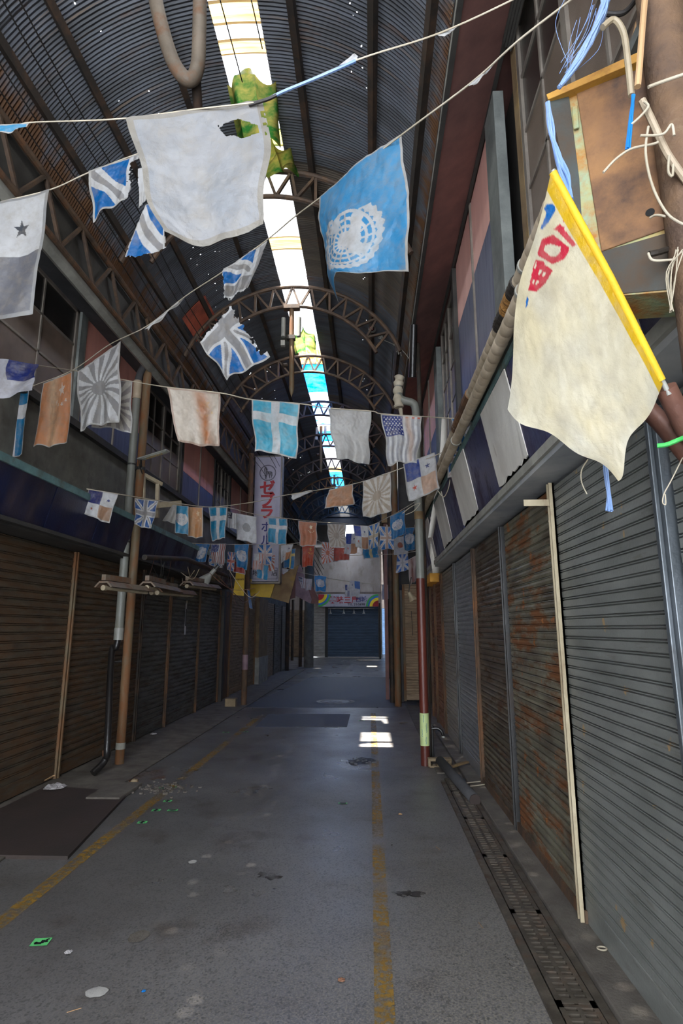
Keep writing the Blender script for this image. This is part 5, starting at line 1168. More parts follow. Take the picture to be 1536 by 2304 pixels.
# third string from far left post rising to the box
S3 = [(-30, 925, 5.2), (40, 882, 5.1), (75, 868, 5.0), (165, 832, 4.8), (245, 776, 4.5), (330, 734, 4.2), (415, 668, 3.9), (500, 612, 3.6), (600, 540, 3.3), (660, 490, 3.0), (722, 443, 2.75), (905, 302, 2.3), (1060, 186, 2.0), (1165, 92, 1.8), (1290, -5, 1.65), (1330, -40, 1.6)]
string(S3, .0042, 'long third string from the left edge past the light blue flag to top right')
flag('un', [(720, 444, 2.75), (800, 372, 2.5), (905, 304, 2.35), (722, 560, 2.7), (790, 530, 2.45), (913, 450, 2.3), (757, 682, 2.6), (790, 610, 2.45), (919, 604, 2.3)], 2.5, 'large light blue flag with a ringed globe emblem, upper centre', GA,
     dict(base=lin(60, 150, 205), s=1.15, c=(.42, .55), t=.012, asp=1.0), amp=.05, seed=11, fade=.45, fadec=lin(130, 180, 210), waves=1.2, margin=.02)
flag('union', [(497, 610), (606, 536), (560, 650), (503, 684)], 3.4, 'twisted upper half of a blue and white union flag, upper centre', GA, dict(win=(.0, .5, .1, .62), w=.9), amp=.06, seed=12, torn=.10)
flag('union', [(524, 672), (560, 700), (606, 800), (510, 856), (447, 766)][:1]+[(562, 690), (607, 806), (511, 857)], 3.3, 'unused', None, dict(w=.9), amp=.04, seed=13) if False else \
flag('union', [(447, 766), (530, 668), (606, 800), (512, 858)], 3.3, 'torn lower half of a blue and white union flag swinging free, upper centre', GA, dict(win=(.02, .92, .40, 1.), w=.8), amp=.05, seed=13, margin=.03,
     cut=lambda u, v, n: (u > .93-.16*n) & (v < .9) | (v < .06*n))
flag('plain', [(325, 740), (418, 664), (414, 672), (335, 742)], 3.95, 'rolled white and blue scrap on the third string', 'flag scraps', dict(base=WHITE), amp=.03, seed=14, name='flag_scrap', category='flag scrap')
flag('plain', [(1052, 192), (1112, 144), (1108, 150), (1064, 195)], 1.95, 'white scrap on the third string near the top right', 'flag scraps', dict(base=WHITE), amp=.03, seed=15, name='flag_scrap', category='flag scrap')
flag('rays', [(174, 836), (272, 768), (266, 946), (178, 970)], 4.6, 'grey and white sunburst flag in front of the near left post', GB, dict(asp=1.5, c=(.5, .46)), amp=.05, seed=16)
flag('china', [(97, 862), (163, 836), (152, 994), (75, 1008)], 4.85, 'orange faded flag with pale stars at the left', GB, dict(base=lin(214, 140, 92), star=lin(230, 210, 196)), amp=.06, seed=17, streak=(.45, .2, lin(226, 196, 160), .8))
flag('nordic', [(14, 890), (66, 873), (50, 1024), (3, 1032)], 5.0, 'narrow blue flag with a white cross, lowest at the left edge', GB, dict(base=lin(10, 118, 164), w=.12), amp=.06, seed=18)
# fourth string across the middle
S4 = [(-40, 802, 3.9), (85, 822, 4.0), (180, 836, 4.7), (297, 858, 4.8), (375, 871, 4.3), (495, 884, 4.1), (566, 899, 4.15), (672, 908, 4.2), (738, 918, 4.3), (835, 925, 4.45), (858, 931, 4.5), (948, 937, 4.7), (1012, 941, 4.9), (1096, 945, 5.1)]
string(S4, .0045, 'fourth string across the middle of the street carrying the large pale flags')
flag('panama', [(-50, 800), (88, 820), (68, 875), (-55, 912)], 3.9, 'crumpled white and navy flag at the left edge', GB, dict(blue=WHITE, tan=WHITE, star1=NAVY, star2=WHITE), amp=.06, seed=19, paint=lambda u, v, P: np.where(((u > .52) & (v < .55))[..., None], np.array(NAVY), np.array(lin(196, 196, 204))))
flag('rays', [(200, 850), (298, 858), (294, 972), (206, 962)], 4.85, 'second grey sunburst flag, half hidden behind the first', GB, dict(asp=1.1, bg=PALE, ray=lin(140, 134, 132)), amp=.04, seed=20)
flag('china', [(376, 872), (496, 885), (493, 1004), (400, 994)], 4.1, 'faded white flag with a rusty orange streak, left of centre', GB, dict(base=lin(208, 196, 180), star=lin(214, 190, 150)), amp=.06, seed=21, streak=(.68, .13, lin(176, 112, 70), 1.), mcol=lin(180, 156, 140))
flag('nordic', [(566, 899), (674, 908), (666, 1028), (573, 1018)], 4.15, 'large pale blue flag with a white cross, centre', GB, dict(base=lin(60, 170, 200), w=.10, c=(.5, .3)), amp=.06, seed=22, fade=.5, fadec=lin(150, 200, 210))
flag('plain', [(738, 920), (835, 926), (829, 1042), (756, 1034)], 4.35, 'blank greyish white flag, centre', GB, dict(base=lin(186, 184, 180)), amp=.06, seed=23, mcol=lin(176, 176, 172))
flag('us', [(856, 932), (949, 938), (938, 1042), (873, 1045)], 4.55, 'faded stars and stripes flag with grey stripes, right of centre', GB, dict(stripe=lin(168, 168, 172), top=lin(200, 90, 60)), amp=.06, seed=24, streak=(.72, .08, lin(190, 150, 120), .7))
flag('un', [(1014, 941), (1092, 945), (1101, 1001), (1044, 1011)], 5.0, 'blue flag with a globe emblem in front of the wrapped pipes', GB, dict(s=1.25, c=(.48, .38), asp=.75, t=.01), amp=.05, seed=25, margin=.02)
# fifth string: left post to the right post
S5 = [(455, 1141, 8.2), (500, 1139, 8.1), (580, 1128, 7.8), (632, 1116, 7.5), (705, 1104, 7.2), (795, 1089, 6.7), (880, 1062, 6.3), (990, 1020, 5.9), (1010, 1008, 5.8), (1080, 986, 5.6)]
string(S5, .005, 'fifth string rising from the left to the right-hand pipes at mid height')
flag('plain', [(655, 1113), (700, 1102), (703, 1106), (658, 1125)], 7.4, 'white scrap on the fifth string beside the zebra sign', 'flag scraps', dict(base=WHITE), amp=.02, seed=26, name='flag_scrap', category='flag scrap')
flag('plain', [(740, 1102), (793, 1089), (797, 1134), (729, 1145)], 6.8, 'plain faded orange flag, centre', GB, dict(base=lin(196, 144, 108)), amp=.06, seed=27)
flag('rays', [(816, 1083), (878, 1061), (881, 1152), (816, 1164)], 6.4, 'beige and white sunburst flag right of the plain orange one', GB, dict(asp=1.3, ray=lin(186, 170, 150), bg=lin(220, 214, 204)), amp=.05, seed=28)
flag('panama', [(906, 1044), (977, 1018), (989, 1102), (919, 1127)], 6.0, 'navy, white and tan quartered flag in front of the grey drain pipe', GB, dict(blue=lin(60, 80, 150), tan=lin(212, 176, 152)), amp=.05, seed=29)
flag('union', [(1004, 998), (1080, 992), (1079, 1065), (1006, 1076)], 5.7, 'dark blue union flag with a grey cross below the globe flag, right', GB, dict(red=lin(184, 164, 154)), amp=.04, seed=30)
# sixth string
S6 = [(195, 1100, 5.6), (268, 1112, 5.9), (355, 1126, 6.6), (455, 1140, 7.6), (512, 1142, 8.2), (577, 1158, 9.0), (640, 1166, 9.6), (712, 1174, 10.2), (778, 1178, 10.7), (826, 1184, 11.0), (880, 1160, 10.4), (935, 1128, 9.8), (955, 1112, 9.4)]
string(S6, .006, 'sixth string crossing low behind, from the left signboard to the grey drain pipe')
def yon(S, px):
    for a, b in zip(S, S[1:]):
        if a[0] <= px <= b[0]: return a[2]+(b[2]-a[2])*(px-a[0])/(b[0]-a[0])
    return S[-1][2] if px > S[-1][0] else S[0][2]
CUR = S6
def F6(kind, q, Y, label, seed, g_=GC, **k):
    if kind and seed != 76 and seed != 77: y_ = yon(CUR, (q[0][0]+q[1][0])/2); Y = y_+max(-.07, min(.07, Y-y_))
    return flag(kind, q, Y, label, g_, k.pop('o', {}), seed=seed, amp=k.pop('amp', .05), **k)
F6('panama', [(199, 1100), (266, 1112), (244, 1176), (188, 1158)], 5.7, 'quartered navy, white and brown flag left of the near left post', 31, o=dict(blue=lin(44, 50, 110), tan=lin(166, 130, 104), star2=lin(170, 90, 60)))
F6('union', [(303, 1121), (356, 1127), (341, 1189), (304, 1182)], 6.5, 'deep blue union flag just right of the near left post', 32, o=dict(base=lin(0, 80, 150)))
F6('plain', [(388, 1136), (398, 1136), (394, 1178), (365, 1172)], 7.1, 'clear plastic flag remnant right of the cream bracket', 33, o=dict(base=lin(160, 156, 150)))
F6('un', [(392, 1137), (424, 1139), (424, 1206), (393, 1196)], 7.3, 'blue globe flag overlapped by the orange flag', 34, o=dict(s=1.5, asp=1.9, base=lin(50, 140, 180), t=.02))
F6('china', [(420, 1140), (456, 1142), (456, 1209), (422, 1208)], 7.35, 'faded orange flag with white top stains on the sixth string', 35, o=dict(base=lin(204, 156, 110)), streak=(.6, .2, lin(204, 130, 70), .7))
F6('nordic', [(469, 1141), (511, 1142), (506, 1213), (476, 1215)], 8.1, 'blue flag with white cross, left of the zebra sign', 36, o=dict(base=lin(20, 140, 180), w=.09))
F6('us', [(511, 1150), (533, 1156), (532, 1192), (510, 1185)], 8.6, 'dark star-spangled flag rolled up beside the grey-disc flag', 37, o=dict(canton=lin(34, 34, 60)))
F6('disc', [(532, 1155), (577, 1163), (576, 1221), (532, 1216)], 9.0, 'white flag with a faded grey disc', 38, o=dict(disc=lin(160, 160, 160)))
F6('nordic', [(602, 1165), (646, 1168), (644, 1226), (602, 1221)], 9.5, 'blue flag with white cross over the right side of the zebra sign', 39, o=dict(base=lin(20, 140, 180), w=.09))
F6('china', [(671, 1172), (713, 1176), (712, 1230), (674, 1227)], 10.2, 'faded salmon flag with a white star at top right', 40, o=dict(base=lin(200, 128, 96)))
F6('rays', [(736, 1178), (778, 1180), (778, 1231), (740, 1230)], 10.7, 'beige sunburst flag in the centre of the far cluster', 41, o=dict(ray=lin(170, 156, 142), bg=lin(200, 192, 180), asp=1.3))
F6('panama', [(794, 1181), (828, 1183), (830, 1236), (800, 1232)], 11.0, 'blue, white and brown quartered flag in the far cluster', 42, o=dict(blue=lin(40, 70, 160), tan=lin(176, 130, 100)))
F6('union', [(827, 1185), (854, 1175), (850, 1230), (830, 1235)], 10.8, 'faded blue union flag left of the pair in the far cluster', 43, o=dict(red=lin(190, 176, 150)))
F6('union', [(853, 1184), (886, 1186), (888, 1237), (853, 1236)], 10.5, 'faded blue union flag with tan cross, right of its twin', 44, o=dict(red=lin(190, 160, 140)))
F6('un', [(877, 1162), (910, 1147), (912, 1203), (880, 1213)], 10.1, 'bright blue globe flag highest in the right cluster', 45, o=dict(s=1.2, t=.014, asp=1.5, base=lin(0, 118, 176)), margin=.02)
# seventh string, lower
S7 = [(430, 1222, 9.4), (470, 1224, 9.7), (560, 1225, 10.6), (640, 1225, 11.5), (705, 1216, 12.0), (723, 1221, 12.0), (760, 1248, 12.6), (850, 1247, 12.2), (890, 1246, 11.8), (940, 1240, 11.2)]
string(S7, .006, 'seventh string, low across the street beneath the sixth')
F7 = F6; CUR = S7
F7('un', [(440, 1222), (472, 1224), (462, 1266), (432, 1263)], 9.6, 'blue globe flag at the left end of the seventh string', 46, o=dict(s=1.3, t=.014, base=lin(20, 110, 170)), margin=.02)
F7('union', [(470, 1235), (503, 1240), (500, 1278), (470, 1272)], 10.4, 'union flag mostly hidden behind the striped one on the seventh string', 47)
F7('us', [(474, 1224), (509, 1223), (503, 1271), (475, 1268)], 9.9, 'red-striped stars and stripes flag left of the zebra sign', 48, o=dict(stripe=lin(176, 96, 86), canton=lin(40, 60, 130)))
F7('union', [(512, 1241), (530, 1243), (526, 1285), (510, 1281)], 10.6, 'narrow union flag with a red cross', 49, o=dict(red=lin(190, 90, 80), base=lin(30, 80, 150)))
F7('plain', [(523, 1262), (553, 1266), (551, 1294), (523, 1286)], 10.9, 'dark red flag peeking out below the globe flag', 50, o=dict(base=lin(170, 50, 44)))
F7('un', [(527, 1225), (560, 1224), (555, 1282), (532, 1276)], 10.4, 'bright blue globe flag in front of the dark red one', 51, o=dict(s=1.3, t=.014, asp=1.5, base=lin(20, 130, 190)), margin=.02)
F7('us', [(571, 1245), (592, 1246), (590, 1284), (568, 1281)], 11.2, 'red and white striped flag behind the union flag on the zebra sign', 52, o=dict(canton=WHITE, stripe=lin(206, 110, 80)))
F7('rays', [(592, 1246), (619, 1248), (617, 1287), (588, 1284)], 11.2, 'red sunburst flag behind the union flag on the zebra sign', 53, o=dict(ray=lin(206, 120, 96), c=(.4, .2)))
F7('nordic', [(578, 1270), (604, 1272), (601, 1305), (577, 1301)], 11.5, 'blue flag with white centre bar below the union flag on the zebra sign', 54, o=dict(c=(.55, -.5)))
F7('union', [(578, 1226), (613, 1226), (611, 1271), (580, 1268)], 10.9, 'blue union flag with pinkish cross on the lower zebra sign', 55, o=dict(red=lin(200, 176, 172)))
F7('panama', [(632, 1227), (660, 1224), (650, 1256), (632, 1268)], 11.4, 'twisted white and orange flag just right of the zebra sign', 56, o=dict(blue=WHITE, tan=lin(200, 140, 100)))
F7('nordic', [(640, 1238), (665, 1234), (660, 1280), (638, 1278)], 11.6, 'blue flag with yellow cross just right of the zebra sign', 57, o=dict(cross=lin(226, 206, 130), c=(.6, .3), base=lin(10, 110, 160)))
F7('china', [(679, 1226), (707, 1226), (704, 1274), (680, 1276)], 12.0, 'deep orange-red flag with yellow stars', 58, o=dict(base=lin(196, 76, 46), star=lin(236, 180, 60)))
F7('rays', [(724, 1219), (752, 1222), (750, 1266), (723, 1268)], 12.1, 'red and white sunburst flag, lower centre', 59, o=dict(ray=lin(206, 110, 80), asp=1.5))
F7('china', [(748, 1232), (786, 1232), (786, 1261), (750, 1263)], 12.3, 'faded red flag beside the red sunburst flag', 60, o=dict(base=lin(200, 92, 78), star=lin(226, 140, 120)))
F7('panama', [(778, 1201), (804, 1200), (803, 1244), (773, 1248)], 11.6, 'blue, white and orange quartered flag behind the sunburst cluster', 61, o=dict(blue=lin(30, 70, 160), tan=lin(210, 150, 110), star2=RED))
F7('nordic', [(813, 1231), (850, 1228), (853, 1254), (818, 1259)], 12.2, 'blue flag with yellow bar, lower right of the far cluster', 62, o=dict(cross=lin(220, 206, 150), c=(.52, -.5), base=lin(10, 130, 180)))
F7('disc', [(884, 1210), (910, 1206), (919, 1244), (886, 1251)], 11.4, 'white flag with brownish red disc, right cluster', 63, o=dict(disc=lin(180, 100, 76)))
F7('un', [(906, 1188), (934, 1186), (934, 1238), (910, 1238)], 11.0, 'blue globe flag beside the maroon pipe', 64, o=dict(s=1.3, t=.014, asp=1.6, base=lin(0, 108, 160)), margin=.02)
F7('union', [(893, 1246), (917, 1246), (921, 1283), (890, 1288)], 11.8, 'small pale union flag lowest in the right cluster', 65, o=dict(red=lin(190, 190, 196), base=lin(10, 96, 180)))
# eighth string, farthest
S8 = [(625, 1276, 13.4), (665, 1285, 13.8), (705, 1294, 14.5), (775, 1307, 15.4), (860, 1316, 15.8), (885, 1316, 15.6), (935, 1310, 15.0)]
string(S8, .007, 'eighth string, farthest, hanging in front of the end shop')
F8 = F6; CUR = S8
F8('disc', [(619, 1276), (649, 1281), (643, 1316), (618, 1312)], 13.5, 'white flag with a brick red disc right of the yellow awning', 66, o=dict(disc=lin(196, 84, 66)))
F8('us', [(670, 1296), (689, 1302), (688, 1325), (676, 1322)], 14.4, 'tiny faded striped flag against the mauve awning', 67, o=dict(stripe=lin(150, 110, 120), canton=lin(50, 50, 100)))
F8('plain', [(688, 1302), (702, 1303), (700, 1328), (687, 1328)], 14.5, 'tiny white flag against the mauve awning', 68, o=dict(base=lin(196, 190, 196)))
F8('un', [(707, 1293), (734, 1297), (732, 1332), (709, 1330)], 14.6, 'bright blue globe flag in front of the end shop', 69, o=dict(s=1.3, t=.016, asp=1.4, base=lin(20, 140, 210)), margin=.02)
F8('panama', [(776, 1315), (787, 1316), (786, 1342), (776, 1341)], 15.6, 'narrow navy-topped flag left of the white and blue one', 70, o=dict(tan=lin(150, 150, 170), star2=WHITE))
F8('panama', [(786, 1306), (810, 1308), (809, 1343), (786, 1343)], 15.3, 'white flag with a blue quarter over the rainbow sign', 71, o=dict(flip=1, blue=lin(80, 130, 200), tan=WHITE, star2=WHITE))
F8('plain', [(859, 1315), (884, 1317), (883, 1348), (859, 1348)], 15.7, 'blank lavender-white flag right of the rainbow sign', 72, o=dict(base=lin(190, 190, 204)))
F8('nordic', [(884, 1316), (893, 1316), (890, 1340), (884, 1336)], 15.5, 'crumpled blue and white flag tangled at the far right post', 73)
F8('us', [(892, 1318), (903, 1318), (902, 1357), (890, 1352)], 15.4, 'black, white and orange striped flag hanging in folds at the far right post', 74, o=dict(canton=lin(40, 40, 50), stripe=lin(190, 120, 90)))
F8('nordic', [(903, 1316), (911, 1308), (914, 1345), (904, 1346)], 15.2, 'folded blue flag with pale yellow cross at the far right post', 75, o=dict(cross=lin(220, 210, 160)))
F8('plain', [(917, 1260), (935, 1250), (936, 1305), (922, 1318)], 10.2, 'translucent tattered sheet hanging between the brown post and maroon pipe', 76, o=dict(base=lin(160, 140, 140)), streak=(.5, .2, lin(110, 60, 50), 1.))
F8('plain', [(556, 1326), (562, 1330), (568, 1368), (561, 1370)], 11.4, 'dangling blue ribbon-like flag beside the second left post', 77, o=dict(base=lin(30, 90, 150)))
q = aY(926, 1345, 9.6); hl = thing('spot_lamp', 'cream spot lamp hanging beside the maroon pipe', 'lamp', q)
MB().lathe(q, (.35, 0, -.6), [(.001, -.10), (.03, -.10), (.035, -.03), (.075, .05), (.07, .05), (.02, 0)], 18).build('shade', 'lamp_cream', hl, smooth=True)
MB().tube([q+Vector((-.05, 0, .08)), q+Vector((-.03, 0, .2)), q+Vector((.0, 0, .34))], .008, 6).build('cord', 'wire', hl)
tag(MB().tube([aY(925, 1375, 12.4), aY(928, 1430, 12.4)], .006, 5).build('cable', 'wire'), 'thin wire hanging in front of the tan shutter', 'cable')

# ================================================================== UPPER RIGHT: BOX, BRACKETS, ROPES AND THE HAND FLAG
mh = .0
by = aY(1500, 1415, 1.5); 
CX = aY(1530, 350, 1.42).x
cp = thing('steel_post', 'thick rusty round column at the top right corner', 'post', (CX, 1.42, 0))
MB().tube([(CX, 1.42, 1.95), (CX, 1.42, 5.5)], .06, 24).build('shaft', 'column_rust', cp, smooth=True)
MB().tube([(CX, 1.42, 2.25), (1.02, 1.5, 2.3), (1.15, 1.55, 2.3)], .03, 10).build('wall_arm', 'bracket', cp)
# box: front face plane through right edge
R0 = aY(1500, 560, 1.47); e = Vector((-.85, .52, 0)).normalized(); nrm_ = Vector((-.52, -.85, 0)).normalized()
def onface(px, py, push=0.):          # point of the box's front plane seen at px,py
    d = ray(px, py); o_ = R0+nrm_*push; t = (o_-C0).dot(nrm_)/d.dot(nrm_); return C0+d*t
eb = thing('electrical_box', 'rusty tilted electrical cabinet with flaking green paint, top right', 'electrical box', onface(1400, 560))
def plate(pts, push, dep, m, name, bevel=.002, par=None):
    P_ = [onface(a, b, push) for a, b in pts]; return MB().prism(P_, -nrm_*dep).build(name, m, par or eb, bevel=bevel)
plate([(1272, 205), (1462, 128), (1528, 525), (1518, 655), (1358, 668), (1300, 560)], 0, .16, 'box_paint', 'cabinet_body')
plate([(1296, 208), (1448, 150), (1508, 510), (1352, 565)], .006, .006, 'box_rust', 'door', .003); door_ = bpy.data.objects['door']
plate([(1352, 566), (1512, 520), (1516, 650), (1362, 664)], .003, .004, 'box_teal', 'lower_panel')
P0 = [onface(1228, 212, .03), onface(1462, 104, .03), onface(1466, 124, .03), onface(1232, 224, .03)]
MB().prism(P0, -nrm_*.20).build('lid', 'box_yellow', eb, bevel=.002)
P0 = [onface(1234, 222, .02), onface(1278, 207, .008), onface(1302, 400, .004), onface(1312, 560, .004), onface(1300, 520, .01)]
MB().prism(P0, -nrm_*.004).build('side_flap', 'box_teal', eb)
plate([(1286, 240), (1298, 236), (1302, 286), (1290, 290)], .012, .008, 'box_paint', 'hinge', par=door_)
c0 = onface(1462, 478, .0065); hv = [c0+.012*(math.cos(a)*e+math.sin(a)*Vector((0, 0, 1))) for a in np.linspace(0, 2*PI, 24, endpoint=False)]
MB().prism(hv, nrm_*.0012).build('cable_hole', 'black', door_)
plate([(1448, 150), (1464, 143), (1500, 330), (1530, 560), (1512, 530)], .005, .003, 'box_paint', 'door_edge')
# awning underside and board piece behind the box
# pipe brackets holding the flag
t = thing('flag_holder', 'pair of rusty reddish pipe stubs holding the yellow-hemmed flag', 'flag holder', aY(1540, 990, 1.45))
MB().tube([aY(1497, 872, 1.36), aY(1552, 985, 1.42)], .0245, 18).build('socket_pipe', 'bracket', t, smooth=True)
MB().tube([aY(1440, 903, 1.60), aY(1500, 965, 1.55), aY(1552, 1030, 1.52)], .026, 18).build('socket_pipe', 'bracket', t, smooth=True)
MB().tube([aY(1545, 960, 1.44), aY(1520, 930, 1.5)], .02, 12).build('cross_piece', 'bracket', t, smooth=True)
tag(MB().tube(spline([aY(1478, 1003, 1.40), aY(1500, 1000, 1.39), aY(1525, 990, 1.38), aY(1545, 982, 1.4)]), .006, 8).build('tie_cord', 'band_green', smooth=True), 'green and yellow braided cord tied round the pipe stub', 'cord')

# the hand flag, printing copied as lettering; the printed character is left out
def inpoly(X, Y_, poly):
    c = np.zeros(X.shape, bool); n = len(poly)
    for i in range(n):
        x1, y1 = poly[i]; x2, y2 = poly[(i+1) % n]
        k = ((y1 > Y_) != (y2 > Y_)); xx = (x2-x1)*(Y_-y1)/((y2-y1) if y2 != y1 else 1e-9)+x1; c ^= k & (X < xx)
    return c
S_ = 400/1536
def Z(pts): return [(1136+a*S_, 350+b*S_) for a, b in pts]
reds = [Z([(415, 640), (475, 588), (492, 610), (514, 612), (512, 640), (616, 770), (585, 792), (450, 650)]), Z([(497, 565), (540, 533), (575, 578), (565, 590), (657, 728), (640, 745), (525, 590)]),
        Z([(415, 683), (553, 795), (550, 830), (510, 895), (412, 940), (280, 860), (285, 815), (320, 720)]), Z([(270, 900), (330, 915), (345, 945), (413, 990), (350, 1100), (268, 1180), (200, 1165), (235, 1000), (250, 930)])]
holes_ = [Z([(390, 763), (480, 790), (478, 830), (435, 875), (390, 868), (330, 818), (345, 780)]), Z([(300, 985), (322, 990), (300, 1030), (282, 1025)]), Z([(335, 1005), (352, 1012), (332, 1050), (315, 1042)]),
          Z([(245, 1070), (262, 1075), (248, 1110), (232, 1105)]), Z([(275, 1080), (292, 1085), (275, 1120), (260, 1115)]), Z([(262, 925), (276, 915), (262, 975), (248, 985)])]
blues = [Z([(335, 470), (350, 425), (400, 412), (434, 440), (432, 480), (380, 570), (318, 640), (305, 630), (345, 530), (355, 480)]), Z([(188, 1215), (202, 1240), (196, 1290), (172, 1325)])]
def hand_paint(u, v, P):
    d = P-np.array(C0); X = 768+F*(d@np.array(right))/(d@np.array(fwd)); Yp = 1152-F*(d@np.array(up))/(d@np.array(fwd))
    c = np.empty(u.shape+(3,)); c[:] = lin(222, 216, 196); yl = np.clip((fbm(u, v, 3, 40)-.35)*1.6+(1-v)*.25, 0, 1)[..., None]*.6; c = c*(1-yl)+np.array(lin(224, 204, 150))*yl
    for p in reds: c[inpoly(X, Yp, p)] = lin(206, 40, 66)
    for p in holes_: c[inpoly(X, Yp, p)] = lin(226, 216, 190)
    for p in blues: c[inpoly(X, Yp, p)] = lin(20, 104, 180)
    c[v < .075] = lin(222, 180, 28); return c
hem = [(1241, 386, 1.20), (1372, 622, 1.27), (1492, 860, 1.34)]
fl_ = flag('plain', [hem[0], hem[1], hem[2], (1180, 645, 1.22), (1310, 850, 1.30), (1425, 1000, 1.30), (1143, 897, 1.25), (1262, 998, 1.27), (1386, 1086, 1.27)], 1.3,
     'cream hand flag with yellow hem and red and blue lettering, right', None, amp=.012, seed=50, waves=.9, paint=hand_paint, name='hand_flag', maxres=1.4)
fp = MB().tube([aY(1243, 383, 1.206), aY(1372, 620, 1.272), aY(1505, 888, 1.35)], .0062, 10).build('flag_pole', 'lamp_grey', None, smooth=True); fp.parent = fl_
hmx = MB().tube([aY(1243, 388, 1.204), aY(1372, 624, 1.27), aY(1488, 856, 1.338)], .0095, 12).build('hem', 'yellow_cloth', None, smooth=True); hmx.parent = fl_

# ropes, cords and sticks over the box
def rope(pts, r, m, label, name='rope', cat='rope', group=None, n=8):
    P_ = [aY(*p) for p in pts]; return tag(MB().tube(spline(P_, 6), r, n).build(name, m, smooth=True), label, cat, group)
rng5 = random.Random(21)
def bundle(name, pts, nst, r, spread, m, label, cat='rope'):
    t = thing(name, label, cat, aY(*pts[0]))
    for k in range(nst):
        P_ = []
        ph_ = rng5.uniform(0, 6.28)
        for i, p in enumerate(pts):
            q = aY(*p); s = spread[i] if isinstance(spread, list) else spread
            P_.append(q+Vector((rng5.uniform(-s, s), rng5.uniform(-s, s), rng5.uniform(-s*.3, s*.3))))
        MB().tube(spline(P_, 5), r*rng5.uniform(.7, 1.4), 6).build('strand', m, t, smooth=True)
    return t
bundle('plastic_twine', [(1362, -20, 1.38), (1350, 40, 1.38), (1320, 100, 1.38), (1285, 160, 1.38), (1258, 196, 1.38)], 12, .0042, [.022, .012, .010, .007, .003], 'rope_blue', 'frayed light blue plastic twine hanging above the rusty cabinet', 'twine')
bundle('plastic_twine', [(1232, 230, 1.30), (1236, 290, 1.30), (1252, 350, 1.30), (1272, 400, 1.29), (1284, 450, 1.28)], 9, .004, [.003, .008, .007, .009, .006], 'rope_blue', 'blue plastic twine hanging down beside the cabinet to the flag tip', 'twine')
bundle('plastic_twine', [(1358, 1010, 1.42), (1366, 1080, 1.42), (1370, 1150, 1.42)], 9, .0022, [.003, .005, .008], 'rope_blue', 'blue frayed twine end hanging below the hand flag', 'twine')
bundle('plastic_twine', [(1424, 215, 1.33), (1420, 260, 1.33), (1412, 335, 1.33)], 5, .0028, [.006, .004, .006], 'rope_bright', 'bright blue twine knotted on the bamboo stick', 'twine')
bundle('white_twine', [(1530, 560, 1.34), (1510, 620, 1.34), (1512, 700, 1.34)], 10, .0011, [.012, .018, .006], 'rope_white', 'frayed white twine end hanging at the right edge below the cabinet', 'twine')
for i in range(10):
    a = (1300+rng5.uniform(-30, 70), rng5.uniform(-10, 60)); rope([(a[0], a[1], 1.4), (a[0]-20+rng5.uniform(-12, 12), a[1]+60, 1.4), (1262+rng5.uniform(-14, 20), 150+rng5.uniform(-20, 60), 1.4)], .0008, 'rope_blue', 'hair-thin loose fibre of blue twine left of the cabinet', 'twine_fibre', 'fibre', 'loose twine fibres', 5)
rope([(1452, -20, 1.36), (1445, 60, 1.35), (1438, 150, 1.34), (1434, 195, 1.34)], .0088, 'wood_cream', 'pale bamboo stick hanging vertically in front of the cabinet', 'bamboo_stick', 'stick')
rope([(1444, 226, 1.34), (1470, 280, 1.34), (1500, 345, 1.35), (1545, 410, 1.36)], .0095, 'pipe_wrap', 'crooked pale stick tied with string right of the cabinet', 'bamboo_stick', 'stick')
rope([(1355, 62, 1.36), (1380, 45, 1.36), (1402, 75, 1.36), (1412, 140, 1.36), (1420, 215, 1.36)], .009, 'hose', 'thick cream cable arching down in front of the cabinet', 'hose', 'cable')
rope([(1350, 30, 1.5), (1400, 30, 1.5), (1430, 0, 1.5)], .008, 'wire', 'dark cable bending at the top right', 'cable', 'cable')
rope([(1458, 196, 1.32), (1490, 184, 1.32), (1545, 165, 1.32)], .0045, 'rope_white', 'yellowish cord running off the right edge beside the cabinet', 'cord', 'cord')
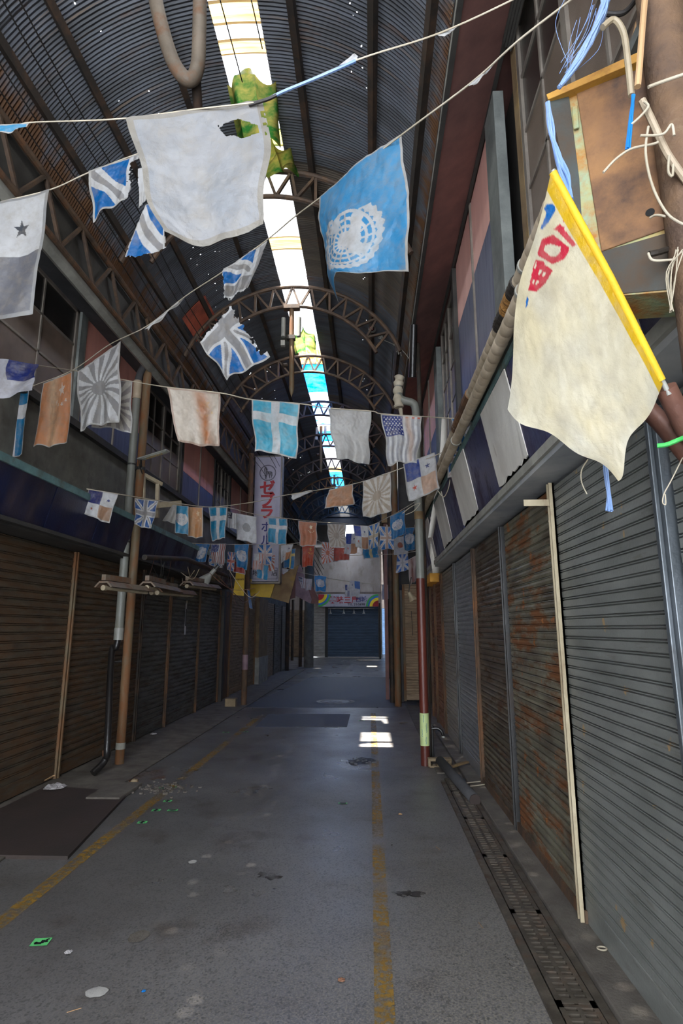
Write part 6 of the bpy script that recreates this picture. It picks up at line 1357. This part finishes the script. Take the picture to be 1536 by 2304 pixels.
for pts, w in [([(1357, 388, 1.32), (1385, 358, 1.32), (1420, 335, 1.32), (1465, 325, 1.33), (1480, 320, 1.33)], 'white frayed string end sticking out left over the cabinet door'), ([(1458, 285, 1.33), (1452, 345, 1.32), (1468, 420, 1.32), (1500, 480, 1.32), (1536, 505, 1.33)], 'long white string curling down over the cabinet door'),
               ([(1440, 305, 1.32), (1490, 302, 1.32), (1510, 280, 1.32), (1516, 305, 1.32)], 'white string knot tied round the crooked stick'), ([(1448, 228, 1.32), (1458, 240, 1.32), (1440, 262, 1.32), (1420, 280, 1.33)], 'dark tangled string under the bamboo stick'),
               ([(1462, 490, 1.46), (1480, 484, 1.44), (1530, 496, 1.40)], 'cream cord coming out of the round hole in the cabinet'), ([(1458, 570, 1.42), (1470, 586, 1.40), (1518, 584, 1.40)], 'cream hooked wire below the cabinet door'),
               ([(1505, 350, 1.34), (1503, 385, 1.34), (1512, 396, 1.34), (1514, 370, 1.34)], 'small hanging string loop right of the cabinet'),
               ([(1322, 1034, 1.45), (1308, 1058, 1.45), (1308, 1085, 1.45), (1320, 1112, 1.45)], 'thin white string curving below the hand flag'), ([(1535, 1030, 1.5), (1510, 1080, 1.5), (1494, 1110, 1.5), (1490, 1130, 1.5), (1497, 1135, 1.5), (1496, 1112, 1.5)], 'thin looped string in front of the near right shutters')]:
    rope(pts, .0033 if 'thin' not in w else .0016, 'rope_white', w, 'cord', 'cord')
rope([(1540, 560, 1.45), (1510, 560, 1.44), (1480, 568, 1.43), (1460, 572, 1.43)], .009, 'tape_black', 'dark taped cable bundle below the cabinet door', 'cable_bundle', 'cable')
rope([(1536, 600, 1.5), (1460, 640, 1.55), (1400, 672, 1.6)], .003, 'rope_blue', 'blue cord slanting beneath the cabinet', 'cord', 'cord')
# background sheet torn by the top right window
q4 = [aY(1445, -20, 1.9), aY(1475, -20, 1.9), aY(1480, 110, 1.9), aY(1415, 115, 1.9)]
tag(MB().prism(q4, (0, .01, 0)).build('torn_board', 'wood_cream'), 'pale torn board behind the bamboo stick, top right', 'board')
# small loops of white cord on the wrapped pipes
for i, (px, py, Y) in enumerate([(1118, 865, 4.1), (1133, 812, 3.9), (1142, 850, 3.9)]):
    q = aY(px, py, Y); c_ = [q+Vector((.03*math.cos(a), 0, .03*math.sin(a))) for a in np.linspace(-.5, 4.6, 14)]
    tag(MB().tube(c_, .003, 5).build('cord_hook', 'rope_white'), 'small white cord hook hanging under the wrapped pipes', 'hook', 'cord hooks')
rope([(985, 1105, 6.0), (998, 1118, 6.0), (1008, 1100, 5.9), (1012, 1078, 5.9)], .005, 'rope_white', 'white cord drooping below the wrapped pipes beside the union flag', 'cord', 'cord')
rope([(905, 1155, 6.3), (925, 1140, 6.3), (945, 1132, 6.3), (930, 1150, 6.3), (912, 1158, 6.3)], .004, 'rope_white', 'pale tied cord at the grey drain pipe', 'cord', 'cord')
rope([(470, 1275, 9), (540, 1348, 10), (556, 1352, 10.5), (575, 1335, 11)], .006, 'bracket', 'twisted reddish cord sagging to the second left post', 'cord', 'cord')
